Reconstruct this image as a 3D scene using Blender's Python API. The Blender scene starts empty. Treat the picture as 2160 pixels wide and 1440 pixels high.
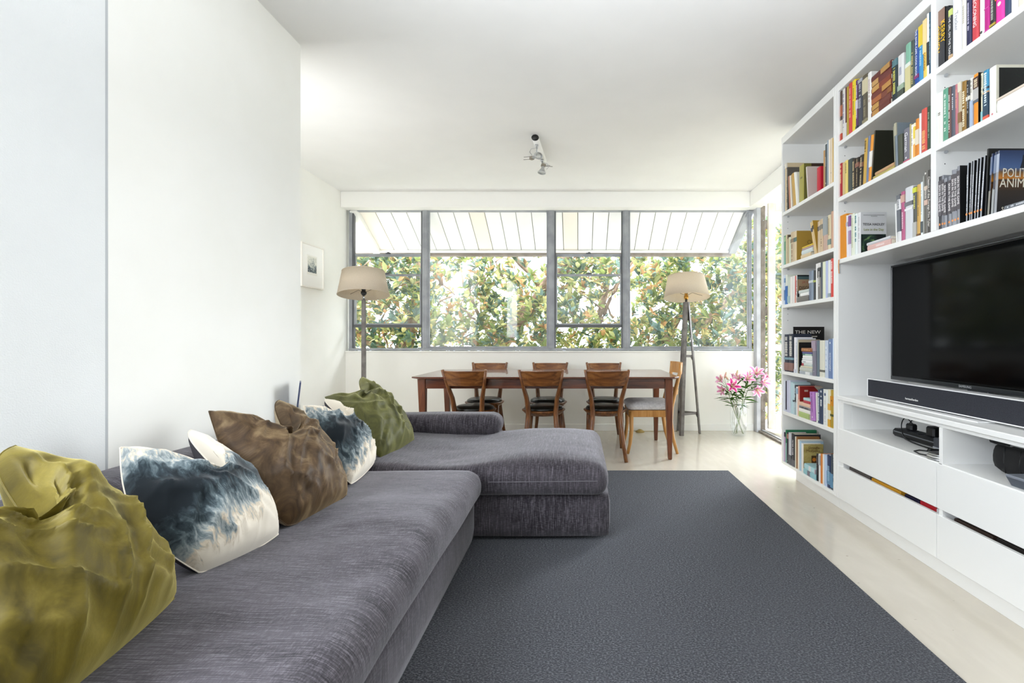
import bpy, bmesh, math, random
from mathutils import Vector, Matrix, noise as mnoise

SC = bpy.context.scene
COL = SC.collection
PI = math.pi

# ------------------------------------------------------------------ camera, sky, lights, exposure
cam_d = bpy.data.cameras.new('camera')
cam = bpy.data.objects.new('camera', cam_d); COL.objects.link(cam)
cam.location = (0, 0, 1.1); cam.rotation_euler = (PI/2, 0, 0)
cam_d.sensor_width = 36; cam_d.lens = 36*1000/2160
cam_d.shift_x = -140/2160; cam_d.shift_y = -9/2160
cam_d.clip_start = 0.05; cam_d.clip_end = 200
SC.camera = cam

W = bpy.data.worlds.new('sky'); SC.world = W; W.use_nodes = True
wn = W.node_tree.nodes; wl = W.node_tree.links
bg = wn['Background']; bg.inputs[0].default_value = (0.82, 0.90, 1.0, 1); bg.inputs[1].default_value = 5.2

def lamp(name, kind, loc, rot, energy, color=(1, 1, 1), **kw):
    d = bpy.data.lights.new(name, kind); d.energy = energy; d.color = color
    for k, v in kw.items(): setattr(d, k, v)
    o = bpy.data.objects.new(name, d); o.location = loc; o.rotation_euler = rot; COL.objects.link(o); return o

# high sun behind the house, on the trees outside only (the roof keeps it off the room)
lamp('sun', 'SUN', (0, -5, 12), (math.radians(32), math.radians(14), 0), 4.5, (1.0, 0.93, 0.80), angle=0.01)
# weak fill lamp added behind the viewer, in front of the solid rear wall
lamp('rear_fill', 'AREA', (0.0, -2.35, 1.5), (PI/2, 0, 0), 3, (0.90, 0.95, 1.0), shape='RECTANGLE', size=3.6, size_y=2.2)
lamp('left_fill', 'AREA', (-1.56, .05, 1.75), (PI/2, 0, math.radians(-90)), 74, (0.86, 0.92, 1.0), shape='RECTANGLE', size=1.7, size_y=1.3)  # added fill at the left wall, out of view, brightening the shelf fronts
lamp('ceiling_fill', 'AREA', (.25, 1.15, 2.0), (PI, 0, 0), 18, (0.88, 0.93, 1.0), shape='RECTANGLE', size=2.0, size_y=1.4)  # added fill pointing up, out of view, to lift the ceiling
lamp('alcove_fill', 'AREA', (-2.16, 2.80, 1.6), (PI/2, 0, math.radians(-12)), 19, (0.95, 0.97, 1.0), shape='RECTANGLE', size=.9, size_y=1.7)  # added fill hidden behind the partition, brightening the far end
# the bright low sky beyond the open door: soft, slanting in from the back right
lamp('low_bright_sky', 'SUN', (6, 9, 5), Vector((-.70, -.70, -.36)).to_track_quat('-Z', 'Y').to_euler(), 6.0, (0.93, 0.97, 1.0), angle=math.radians(34))
# daylight pouring in at the long back window and at the open glazed door
lamp('back_window_portal', 'AREA', (-0.35, 5.66, 1.77), (-PI/2, 0, 0), 1, shape='RECTANGLE', size=4.7, size_y=1.66)
lamp('door_portal', 'AREA', (2.16, 4.55, 1.33), (0, PI/2, 0), 1, shape='RECTANGLE', size=2.6, size_y=1.4)
for n in ('back_window_portal', 'door_portal'):
    bpy.data.lights[n].cycles.is_portal = True

vs = SC.view_settings
SC.display_settings.display_device = 'sRGB'
vs.view_transform = 'Standard'; vs.look = 'None'; vs.exposure = 0.52; vs.gamma = 1.0; vs.use_curve_mapping = False
cy = SC.cycles
cy.use_denoising = True
cy.max_bounces = 10; cy.diffuse_bounces = 6; cy.glossy_bounces = 4; cy.transmission_bounces = 6; cy.transparent_max_bounces = 16
cy.caustics_reflective = False; cy.caustics_refractive = False
cy.sample_clamp_indirect = 8.0

# ------------------------------------------------------------------ helpers
def at(u, v, Y):                       # the world point at depth Y seen at pixel u, v
    return Vector(((u-1220)*Y/1000, Y, 1.1-(v-711)*Y/1000))

def hexc(h):
    h = h.lstrip('#'); out = []
    for i in (0, 2, 4):
        c = int(h[i:i+2], 16)/255
        out.append(c/12.92 if c <= 0.04045 else ((c+0.055)/1.055)**2.4)
    return tuple(out)

MATS = {}
def pm(name, col=(.8, .8, .8), rough=.5, spec=.5, metal=0.0, sheen=0.0, sheen_tint=None, coat=0.0, emis=None):
    if name in MATS: return MATS[name]
    if isinstance(col, str): col = hexc(col)
    m = bpy.data.materials.new(name); m.use_nodes = True
    b = m.node_tree.nodes['Principled BSDF']
    b.inputs['Base Color'].default_value = (*col, 1); b.inputs['Roughness'].default_value = rough
    b.inputs['Metallic'].default_value = metal; b.inputs['Specular IOR Level'].default_value = spec
    b.inputs['Sheen Weight'].default_value = sheen; b.inputs['Coat Weight'].default_value = coat
    if sheen: b.inputs['Sheen Roughness'].default_value = .45
    if sheen_tint: b.inputs['Sheen Tint'].default_value = (*sheen_tint, 1)
    MATS[name] = m; return m

class NG:                               # small node-graph helper on a principled material
    def __init__(s, m):
        s.m = m; s.n = m.node_tree.nodes; s.l = m.node_tree.links; s.b = s.n['Principled BSDF']
        s.tc = s.n.new('ShaderNodeTexCoord')
    def add(s, t, **kw):
        x = s.n.new(t)
        for k, v in kw.items():
            if k in x.inputs.keys(): x.inputs[k].default_value = v
            else: setattr(x, k, v)
        return x
    def map(s, out='Object', scale=(1, 1, 1), rot=(0, 0, 0)):
        mp = s.n.new('ShaderNodeMapping'); mp.inputs['Scale'].default_value = scale; mp.inputs['Rotation'].default_value = rot
        s.l.new(s.tc.outputs[out], mp.inputs['Vector']); return mp.outputs[0]
    def noise(s, vec, scale=5., detail=2., rough=.5, dist=0.):
        x = s.add('ShaderNodeTexNoise'); x.inputs['Scale'].default_value = scale; x.inputs['Detail'].default_value = detail
        x.inputs['Roughness'].default_value = rough; x.inputs['Distortion'].default_value = dist
        s.l.new(vec, x.inputs['Vector']); return x.outputs[0]
    def ramp(s, fac, stops, interp='LINEAR'):
        r = s.n.new('ShaderNodeValToRGB'); r.color_ramp.interpolation = interp
        e = r.color_ramp.elements
        while len(e) < len(stops): e.new(.5)
        for el, (p, c) in zip(e, stops):
            el.position = p; c = hexc(c) if isinstance(c, str) else c; el.color = (*c, 1)
        s.l.new(fac, r.inputs[0]); return r.outputs[0]
    def mix(s, fac, a, b, mode='MIX'):
        x = s.n.new('ShaderNodeMix'); x.data_type = 'RGBA'; x.blend_type = mode
        for v, i in ((fac, 0), (a, 6), (b, 7)):
            if hasattr(v, 'is_linked'): s.l.new(v, x.inputs[i])
            elif i == 0: x.inputs[i].default_value = v
            else: x.inputs[i].default_value = (*(hexc(v) if isinstance(v, str) else v), 1)
        return x.outputs[2]
    def math(s, op, a, b=0.):
        x = s.n.new('ShaderNodeMath'); x.operation = op
        for v, i in ((a, 0), (b, 1)):
            if hasattr(v, 'is_linked'): s.l.new(v, x.inputs[i])
            else: x.inputs[i].default_value = v
        return x.outputs[0]
    def color(s, c): s.l.new(c, s.b.inputs['Base Color'])
    def rough(s, c): s.l.new(c, s.b.inputs['Roughness'])
    def bump(s, h, strength=.2, dist=.01):
        x = s.n.new('ShaderNodeBump'); x.inputs['Strength'].default_value = strength; x.inputs['Distance'].default_value = dist
        s.l.new(h, x.inputs['Height']); s.l.new(x.outputs[0], s.b.inputs['Normal'])

def link(o, parent=None):
    COL.objects.link(o)
    if parent is not None: o.parent = parent
    return o

class MB:
    def __init__(s): s.v = []; s.f = []; s.sm = []; s.mi = []; s.cur = 0
    def add(s, vs, fs, smooth=False, M=None):
        k = len(s.v)
        s.v += [tuple(M @ Vector(p)) for p in vs] if M is not None else [tuple(p) for p in vs]
        s.f += [tuple(i+k for i in f) for f in fs]; s.sm += [smooth]*len(fs); s.mi += [s.cur]*len(fs); return s
    def box(s, x0, x1, y0, y1, z0, z1, b=0.0, M=None):
        if x0 > x1: x0, x1 = x1, x0
        if y0 > y1: y0, y1 = y1, y0
        if z0 > z1: z0, z1 = z1, z0
        b = min(b, (x1-x0)*.45, (y1-y0)*.45, (z1-z0)*.45)
        X = (x0, x1); Yy = (y0, y1); Z = (z0, z1)
        if b <= 0:
            vs = [(X[i], Yy[j], Z[k]) for i in (0, 1) for j in (0, 1) for k in (0, 1)]
            return s.add(vs, [(0, 1, 3, 2), (4, 6, 7, 5), (0, 4, 5, 1), (2, 3, 7, 6), (0, 2, 6, 4), (1, 5, 7, 3)], M=M)
        vs = []; ix = {}
        for i in (0, 1):
            for j in (0, 1):
                for k in (0, 1):
                    sg = (1-2*i, 1-2*j, 1-2*k); c = (X[i], Yy[j], Z[k])
                    for a in range(3):
                        ix[i, j, k, a] = len(vs)
                        vs.append(tuple(c[q] + (0 if q == a else sg[q]*b) for q in range(3)))
        fs = []
        for a in range(3):
            o1, o2 = [q for q in range(3) if q != a]
            for e in (0, 1):
                r = []
                for p, q in ((0, 0), (1, 0), (1, 1), (0, 1)):
                    t = [0, 0, 0]; t[a] = e; t[o1] = p; t[o2] = q; r.append(ix[t[0], t[1], t[2], a])
                fs.append(tuple(r))
            for p in (0, 1):
                for q in (0, 1):
                    t0 = [0, 0, 0]; t1 = [0, 0, 0]
                    t0[o1] = t1[o1] = p; t0[o2] = t1[o2] = q; t1[a] = 1
                    fs.append((ix[(*t0, o1)], ix[(*t1, o1)], ix[(*t1, o2)], ix[(*t0, o2)]))
        for i in (0, 1):
            for j in (0, 1):
                for k in (0, 1): fs.append((ix[i, j, k, 0], ix[i, j, k, 1], ix[i, j, k, 2]))
        return s.add(vs, fs, M=M)
    def tube(s, pts, r, seg=8, cap=True, smooth=True, square=False, up=None):
        pts = [Vector(p) for p in pts]; n = len(pts)
        R = r if isinstance(r, (list, tuple)) else [r]*n
        vs = []; fs = []
        ref = Vector(up) if up else None
        for i, p in enumerate(pts):
            t = (pts[min(i+1, n-1)]-pts[max(i-1, 0)]).normalized()
            a = ref if ref else (Vector((0, 0, 1)) if abs(t.z) < .9 else Vector((1, 0, 0)))
            x = t.cross(a).normalized(); y = x.cross(t).normalized()
            for k in range(seg):
                an = 2*PI*(k+.5)/seg
                rr = R[i]
                rx, ry = rr if isinstance(rr, tuple) else (rr, rr)
                vs.append(p + x*math.cos(an)*rx + y*math.sin(an)*ry)
        for i in range(n-1):
            for k in range(seg):
                fs.append((i*seg+k, i*seg+(k+1) % seg, (i+1)*seg+(k+1) % seg, (i+1)*seg+k))
        if cap: fs += [tuple(range(seg)), tuple(range((n-1)*seg, n*seg))]
        return s.add(vs, fs, smooth)
    def lathe(s, prof, seg=24, M=None, smooth=True, cap0=False, cap1=False):
        vs = []; fs = []
        for r, z in prof:
            for k in range(seg): a = 2*PI*k/seg; vs.append((r*math.cos(a), r*math.sin(a), z))
        for i in range(len(prof)-1):
            for k in range(seg): fs.append((i*seg+k, i*seg+(k+1) % seg, (i+1)*seg+(k+1) % seg, (i+1)*seg+k))
        if cap0: fs.append(tuple(range(seg)))
        if cap1: fs.append(tuple(range((len(prof)-1)*seg, len(prof)*seg)))
        return s.add(vs, fs, smooth, M)
    def prism(s, poly, h, M=None, smooth=False):     # polygon in xy extruded along z from 0 to h
        n = len(poly)
        vs = [(x, y, 0) for x, y in poly]+[(x, y, h) for x, y in poly]
        fs = [tuple(range(n))[::-1], tuple(range(n, 2*n))]+[(i, (i+1) % n, n+(i+1) % n, n+i) for i in range(n)]
        return s.add(vs, fs, smooth, M)
    def grid(s, nx, ny, fn, smooth=True, wrapx=False):
        vs = [fn(i/nx, j/ny) for j in range(ny+1) for i in range(nx+1)]
        fs = [(j*(nx+1)+i, j*(nx+1)+i+1, (j+1)*(nx+1)+i+1, (j+1)*(nx+1)+i) for j in range(ny) for i in range(nx)]
        return s.add(vs, fs, smooth)
    def mesh(s, name, mats, fix=True):
        me = bpy.data.meshes.new(name); me.from_pydata(s.v, [], s.f)
        for m in (mats if isinstance(mats, (list, tuple)) else [mats]): me.materials.append(m)
        me.polygons.foreach_set('use_smooth', s.sm); me.polygons.foreach_set('material_index', s.mi)
        if fix:
            bm = bmesh.new(); bm.from_mesh(me); bmesh.ops.recalc_face_normals(bm, faces=bm.faces); bm.to_mesh(me); bm.free()
        me.update(); return me
    def build(s, name, mats, parent=None, fix=True, **tags):
        o = bpy.data.objects.new(name, s.mesh(name, mats, fix)); link(o, parent)
        for k, v in tags.items(): o[k] = v
        return o

def tag(o, label, cat, group=None, kind=None):
    o['label'] = label; o['category'] = cat
    if group: o['group'] = group
    if kind: o['kind'] = kind
    return o
def thing(name, label, cat, loc=(0, 0, 0), rz=0.0, group=None):
    o = bpy.data.objects.new(name, None); o.empty_display_size = .05; link(o); o.location = loc; o.rotation_euler = (0, 0, rz)
    return tag(o, label, cat, group)
def struct(o): o['kind'] = 'structure'; return o
def dup(root, label, loc=None, rz=None):
    r = root.copy(); COL.objects.link(r); r['label'] = label
    if loc is not None: r.location = loc
    if rz is not None: r.rotation_euler = (0, 0, rz)
    for ch in list(root.children):
        c = ch.copy(); COL.objects.link(c); c.parent = r
        for g in list(ch.children):
            d = g.copy(); COL.objects.link(d); d.parent = c
    return r
def text(body, mat, size, origin, xa, ya, parent, name='lettering', align='CENTER', sx=1.0, extrude=0.0003):
    c = bpy.data.curves.new(name, 'FONT'); c.body = body; c.size = size; c.align_x = align; c.align_y = 'CENTER'
    c.resolution_u = 2; c.extrude = extrude; c.materials.append(mat)
    t = bpy.data.objects.new('text_source', c); COL.objects.link(t)
    me = bpy.data.meshes.new_from_object(t); bpy.data.objects.remove(t); bpy.data.curves.remove(c)
    me.name = name; me.materials.clear(); me.materials.append(mat)
    o = bpy.data.objects.new(name, me); link(o, parent)
    x = Vector(xa); y = Vector(ya); z = x.cross(y)
    M = Matrix(((x.x*sx, y.x, z.x, origin[0]), (x.y*sx, y.y, z.y, origin[1]), (x.z*sx, y.z, z.z, origin[2]), (0, 0, 0, 1)))
    o.matrix_local = M
    return o

def softbox(x0, x1, y0, y1, z0, z1, r, n=(12, 12, 6), crown=0.0, belly=0.0, disp=None):
    """rounded, slightly inflated cushion block as (verts, faces)"""
    nx, ny, nz = n; vs = []; ids = {}; fs = []
    def vert(i, j, k):
        if (i, j, k) in ids: return ids[i, j, k]
        p = Vector((x0+(x1-x0)*i/nx, y0+(y1-y0)*j/ny, z0+(z1-z0)*k/nz))
        q = Vector((min(max(p.x, x0+r), x1-r), min(max(p.y, y0+r), y1-r), min(max(p.z, z0+r), z1-r)))
        d = p-q
        if d.length > 1e-9: p = q + d.normalized()*r
        a = 2*i/nx-1; b = 2*j/ny-1; c = 2*k/nz-1
        if crown and c > 0: p.z += crown*(1-a**4)*(1-b**4)*c
        if belly:
            m = (1-c*c)
            p.x += belly*a*m*(abs(a) > .99); p.y += belly*b*m*(abs(b) > .99)
        if disp: p = disp(p, a, b, c)
        ids[i, j, k] = len(vs); vs.append(p); return ids[i, j, k]
    for i in range(nx):
        for j in range(ny):
            for k in (0, nz): fs.append((vert(i, j, k), vert(i+1, j, k), vert(i+1, j+1, k), vert(i, j+1, k)))
    for i in range(nx):
        for k in range(nz):
            for j in (0, ny): fs.append((vert(i, j, k), vert(i+1, j, k), vert(i+1, j, k+1), vert(i, j, k+1)))
    for j in range(ny):
        for k in range(nz):
            for i in (0, nx): fs.append((vert(i, j, k), vert(i, j+1, k), vert(i, j+1, k+1), vert(i, j, k+1)))
    return vs, fs

# ------------------------------------------------------------------ materials
def noisy(name, c1, c2, scale=4, rough=.6, bump=0., bscale=80, stretch=(1, 1, 1), bdist=.002, spec=.4, lo=.35, hi=.65, detail=4):
    m = pm(name, c1, rough, spec); g = NG(m)
    n = g.noise(g.map(scale=stretch), scale, detail)
    g.color(g.ramp(n, [(lo, c1), (hi, c2)]))
    if bump: g.bump(g.noise(g.map(), bscale, 3), bump, bdist)
    return m

M_WALL = noisy('wall_paint', '#f4f3ee', '#f1f0ea', 3, .7, .15, 140, bdist=.001)
M_PLASTER = noisy('wall_plaster', '#e6e8e8', '#e2e4e4', 3, .75, .5, 220, bdist=.002)
M_CEIL = noisy('ceiling_paint', '#efeeec', '#ebeae8', 2, .8, .1, 60, bdist=.001)
M_TRIM = pm('trim_white', '#f3f2ee', .45)
M_CAB = pm('cabinet_white', '#eeeeec', .38, .45)
M_GAP = pm('joint_strip_grey', '#b9bcbf', .7)  # own grey of the strip in the wall panel joint
M_FLOOR = pm('polished_concrete', '#c4b8a6', .2, .5, coat=.25)
def _floor():
    g = NG(M_FLOOR)
    a = g.noise(g.map(), 1.6, 6, .6, .4); b = g.noise(g.map(scale=(9, 2.4, 1)), 2.0, 5)
    c = g.mix(a, '#d9d2c5', '#c0b7a8'); c = g.mix(g.ramp(b, [(.45, (0, 0, 0)), (.8, (.45, .45, .45))]), c, '#dcd5c8')
    sp = g.ramp(g.noise(g.map(scale=(3, 5, 1)), 6, 2), [(.73, (0, 0, 0)), (.78, (.6, .6, .6))])
    g.color(g.mix(sp, c, '#8f8372'))
    g.rough(g.ramp(a, [(.3, (.16,)*3), (.8, (.32,)*3)]))
    g.b.inputs['Coat Roughness'].default_value = .12
_floor()
M_RUG = pm('rug_pile', '#4a4c50', .95, .1, sheen=.22, sheen_tint=(.85, .9, 1.0))
def _rug():
    g = NG(M_RUG)
    f = g.noise(g.map(scale=(1, 1.5, 1)), 125, 3, .75); big = g.noise(g.map(), 3.2, 4)
    c = g.ramp(f, [(.37, '#0b0b0c'), (.5, '#39393d'), (.64, '#77787d')])
    g.color(g.mix(g.ramp(big, [(.35, (.0,)*3), (.7, (.35,)*3)]), c, '#47484c'))
    g.bump(f, .9, .012)
_rug()
def fabric(name, dark, mid, light, sc=(14, 210, 14)):
    m = pm(name, mid, .9, .15, sheen=.35, sheen_tint=(.95, .94, 1.0)); g = NG(m)
    a = g.noise(g.map(scale=sc), 1.0, 4, .7)
    b = g.noise(g.map(scale=tuple(260 if q < 50 else 60 for q in sc)), 1.0, 3, .65)
    big = g.noise(g.map(scale=(1.2, 5, 3)), 2.2, 3)
    f = g.math('ADD', g.math('MULTIPLY', a, .65), g.math('MULTIPLY', b, .35))
    c = g.ramp(f, [(.36, dark), (.5, mid), (.64, light)])
    g.color(g.mix(g.ramp(big, [(.4, (0, 0, 0)), (.65, (.30,)*3)]), c, light))
    g.bump(f, .5, .004)
    return m
M_SOFA = fabric('sofa_weave', '#181519', '#3b373c', '#6b666d')
M_SOFAC = fabric('sofa_weave_chaise', '#181519', '#3b373c', '#6b666d', (210, 14, 14))
M_SEAM = pm('sofa_seam_thread', '#6d6a70', .8)
M_ALU = noisy('aluminium_frame', '#8d9095', '#a2a5a9', 8, .42, spec=.5)
M_ALU_D = pm('aluminium_dark', '#5b5d60', .5)
M_CHROME = pm('brushed_steel', '#bfc1c4', .3, metal=1.)
M_BLACK = pm('black_plastic', '#131416', .45)
M_BRASS = pm('brass', '#b88a42', .3, metal=1.)
def glassmat(name, dust=.05, refl=.06, tint=(1, 1, 1)):
    m = bpy.data.materials.new(name); m.use_nodes = True; n = m.node_tree.nodes; l = m.node_tree.links
    n.remove(n['Principled BSDF']); out = n['Material Output']
    t = n.new('ShaderNodeBsdfTransparent'); t.inputs[0].default_value = (*tint, 1)
    gl = n.new('ShaderNodeBsdfGlossy'); gl.inputs['Roughness'].default_value = .03
    d = n.new('ShaderNodeBsdfTranslucent'); d.inputs[0].default_value = (.9, .92, .95, 1)
    m1 = n.new('ShaderNodeMixShader'); m1.inputs[0].default_value = refl
    m2 = n.new('ShaderNodeMixShader'); m2.inputs[0].default_value = dust
    l.new(t.outputs[0], m1.inputs[1]); l.new(gl.outputs[0], m1.inputs[2])
    l.new(m1.outputs[0], m2.inputs[1]); l.new(d.outputs[0], m2.inputs[2]); l.new(m2.outputs[0], out.inputs[0])
    return m
M_PANE = glassmat('window_glass', .008, .02)
def woodmat(name, dark, mid, light, axis='x', scale=1.0, rough=.35, coat=.15):
    m = pm(name, mid, rough, .45, coat=coat); g = NG(m)
    sc = {'x': (1.2, 14, 14), 'y': (14, 1.2, 14), 'z': (14, 14, 1.2)}[axis]
    sc = tuple(q*scale for q in sc)
    a = g.noise(g.map(scale=sc), 2.6, 6, .6, .8); b = g.noise(g.map(scale=tuple(q*6 for q in sc)), 2, 3)
    c = g.ramp(a, [(.3, dark), (.5, mid), (.72, light)])
    g.color(g.mix(g.math('MULTIPLY', b, .35), c, dark)); g.bump(b, .12, .001)
    return m
M_TABLE = woodmat('table_jarrah', '#3d1c10', '#5f2f1b', '#7d4526', 'x', rough=.24, coat=.55)
M_TLEG = woodmat('table_leg_wood', '#4a2413', '#6e3b20', '#8a5230', 'z')
M_CHAIR = woodmat('chair_oak', '#4a2711', '#7a4a24', '#a06b39', 'z')
M_CHAIRX = woodmat('chair_oak_rail', '#4a2711', '#7f4e27', '#a8743f', 'x')
M_BLOND = woodmat('blond_beech', '#a06a30', '#c08a48', '#d3a263', 'z', rough=.4)
M_LEATHER = noisy('black_leather', '#15140f', '#24221d', 60, .3, .25, 260, bdist=.001)
M_SEATPAD = noisy('pale_grey_seat_fabric', '#b9b6b6', '#cfcccb', 50, .9, .3, 300, bdist=.001)
M_LINEN = pm('lamp_linen', '#c8b49b', .9, .1)
def _linen():
    g = NG(M_LINEN)
    a = g.noise(g.map(scale=(140, 140, 420)), 1., 3); b = g.noise(g.map(scale=(420, 420, 60)), 1., 3)
    f = g.math('MULTIPLY', g.math('ADD', a, b), .5)
    g.color(g.ramp(f, [(.35, '#cfc3b2'), (.65, '#e9e0d3')])); g.bump(f, .3, .002)
    tr = g.n.new('ShaderNodeBsdfTranslucent'); tr.inputs[0].default_value = (*hexc('#e6dac6'), 1)
    mx = g.n.new('ShaderNodeMixShader'); mx.inputs[0].default_value = .45
    g.l.new(g.b.outputs[0], mx.inputs[1]); g.l.new(tr.outputs[0], mx.inputs[2]); g.l.new(mx.outputs[0], g.n['Material Output'].inputs[0])
_linen()
M_STEEL = noisy('weathered_steel', '#5a5552', '#7b7673', 14, .5, spec=.5)
M_STEEL_D = noisy('dark_bronzed_steel', '#302a26', '#443c36', 14, .5)
# ------------------------------------------------------------------ the room shell
FX0, FX1, FY0, FY1, H = -2.74, 2.10, -2.45, 5.58, 2.78
def slab(name, mat, *b, bev=0.0, parent=None): return MB().box(*b, bev).build(name, mat, parent)
struct(slab('floor', M_FLOOR, -2.95, 2.3, FY0-.15, 5.73, -.2, 0))
struct(slab('ceiling', M_CEIL, -3.3, 2.12, -4.6, 5.6, H, H+.2))
struct(slab('roof', M_TRIM, -3.6, 3.1, -4.8, 5.72, H+.2, H+.35))
struct(slab('wall_left_alcove', M_WALL, FX0-.15, FX0, 2.73, 5.73, 0, H))
wlf = bpy.data.objects.new('wall_left', None); link(wlf); struct(wlf)
slab('wall_panel', M_PLASTER, FX0-.15, -1.600, FY0, 1.603, 0, H, parent=wlf)
slab('wall_panel', M_WALL, FX0-.15, -1.600, 1.613, 2.73, 0, H, parent=wlf)
slab('joint_strip', M_GAP, -1.70, -1.6008, 1.602, 1.614, 0, H, parent=wlf)
struct(slab('wall_back', M_WALL, FX0-.15, 2.068, 5.58, 5.73, 0, .935))
struct(slab('wall_back_head', M_WALL, FX0-.15, 2.3, 5.60, 5.73, 2.62, H+.2))
struct(slab('trim_1', M_TRIM, FX0, 1.98, 5.46, 5.60, 2.597, H, bev=.004))
struct(slab('trim_2', M_TRIM, 1.98, 2.12, 3.70, 5.60, 2.60, H, bev=.004))
struct(slab('trim_3', M_TRIM, FX0, 2.066, 5.565, 5.64, .925, .938, bev=.003))
struct(slab('wall_right', M_WALL, 2.10, 2.25, FY0, 3.86, 0, H))
struct(slab('wall_right_head', M_WALL, 2.12, 2.25, 3.86, 5.73, 2.66, H))
wr = bpy.data.objects.new('wall_rear', None); link(wr); struct(wr)
for b in ((FX0, 2.1, 0, H),):
    slab('wall_panel', M_WALL, b[0], b[1], FY0-.15, FY0, b[2], b[3], parent=wr)
struct(slab('baseboard_back', M_TRIM, FX0, 2.06, 5.567, 5.58, 0, .08, bev=.003))
struct(slab('baseboard_left', M_TRIM, FX0, FX0+.013, 2.73, 5.567, 0, .08, bev=.003))

# ---- the long back window: aluminium frame, two double-hung sashes and two fixed lights
win = bpy.data.objects.new('window_1', None); link(win); struct(win)
WZ0, WZ1 = .94, 2.62
def bar(name, x0, x1, z0, z1, y0=5.600, y1=5.665, m=M_ALU, p=win, b=.003): return slab(name, m, x0, x1, y0, y1, z0, z1, bev=b, parent=p)
bar('frame_jamb', -2.712, -2.674, WZ0, WZ1)
bar('frame_jamb', 2.010, 2.050, WZ0, WZ1)
bar('frame_sill', -2.712, 2.050, WZ0, WZ0+.03, 5.592, 5.672)
bar('frame_head', -2.712, 2.050, WZ1-.03, WZ1)
mull = [(-1.846, -1.772), (-.362, -.283), (.524, .600)]
for a, b_ in mull:
    bar('mullion', a, b_, WZ0, WZ1)
    bar('mullion_cover', a+.014, b_-.014, WZ0+.03, WZ1, 5.590, 5.602, M_ALU)
# weather channel beside the sashes
for x in (-2.674, -1.862, -.283, .510): bar('sash_channel', x, x+.016, WZ0+.03, WZ1, 5.607, 5.66, M_ALU_D)
def pane(x0, x1, z0, z1, y, p): return slab('pane', M_PANE, x0, x1, y-.002, y+.002, z0, z1, parent=p)
for x0, x1 in ((-1.772, -.362), (.600, 2.010)):
    pane(x0, x1, WZ0+.03, WZ1-.03, 5.632, win)
    for z0, z1 in ((WZ0+.03, WZ0+.052),): bar('glazing_bead', x0, x1, z0, z1, 5.606, 5.63)
    for xx in (x0, x1-.014): bar('glazing_bead', xx, xx+.014, WZ0+.052, WZ1-.03, 5.606, 5.63)
for x0, x1 in ((-2.658, -1.862), (-.267, .510)):
    for zt, zb, y in ((2.093, 1.230, 5.646), (1.848, 1.215, 5.620)):
        s_ = bpy.data.objects.new('sash', None); link(s_, win)
        hh = .036 if y > 5.63 else .026
        bar('sash_rail', x0, x1, zt-hh, zt, y-.011, y+.011, M_ALU, s_)
        bar('sash_rail', x0-.012, x1+.012, zb, zb+.034, y-.013, y+.013, M_ALU_D if y < 5.63 else M_ALU, s_)
        for xx in (x0, x1-.016): bar('sash_stile', xx, xx+.016, zb+.034, zt-hh, y-.010, y+.010, M_ALU, s_)
        pane(x0+.016, x1-.016, zb+.034, zt-hh, y, s_)
        xm = (x0+x1)/2
        MB().box(xm-.03, xm+.03, y-.022, y-.008, zt-.004, zt+.010, .003).box(xm-.008, xm+.02, y-.034, y-.02, zt+.004, zt+.016, .003).build('sash_latch', M_ALU_D, s_)

# ---- the eave outside: boards sloping down from the wall head, rafter, barge board and gutter
eave = bpy.data.objects.new('trim_4', None); link(eave); struct(eave); eave['label'] = 'white boarded eave sloping down outside the long window'; eave['category'] = 'eave'
M_EAVE = noisy('eave_paint', '#fafaf8', '#f6f5f2', 2, .7); M_EAVE2 = pm('eave_paint_warm', '#f7f0e4', .7); M_FASCIA = noisy('gutter_brown', '#857a70', '#a1968c', 9, .6)
EY0, EZ0, EY1, EZ1 = 5.66, 2.60, 6.27, 2.243
ang = math.atan2(EZ1-EZ0, EY1-EY0); EL = math.hypot(EY1-EY0, EZ1-EZ0)
ME = Matrix.Translation((0, EY0, EZ0)) @ Matrix.Rotation(ang, 4, 'X')
x = -3.55; i = 0
while x < 1.97:
    x2 = min(x+.1865, 1.985)
    MB().box(x+.004, x2-.004, -.02, EL, 0, .018, .003, ME).build('eave_board', M_EAVE2 if i in (5, 12, 18) else M_EAVE, eave); x += .1865; i += 1
MB().box(-3.6, 2.04, -.05, EL+.05, .020, .05, 0, ME).build('eave_deck', pm('eave_deck_shade_grey', '#8b8984', .8), eave)  # deck coloured darker so the gaps between boards read as shade
for a, b_ in ((-2.70, -2.615), (1.985, 2.075)):
    MB().box(a, b_, -.05, EL, -.055, 0.018, .004, ME).build('rafter', M_TRIM if a < 0 else M_ALU, eave)
MB().box(-3.55, 1.98, EL-.02, EL+.012, -.028, -.001, .003, ME).build('eave_lip', M_EAVE, eave)
MB().box(-3.55, 2.03, 6.275, 6.36, 2.175, 2.232, .008).build('gutter', M_FASCIA, eave)

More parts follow.
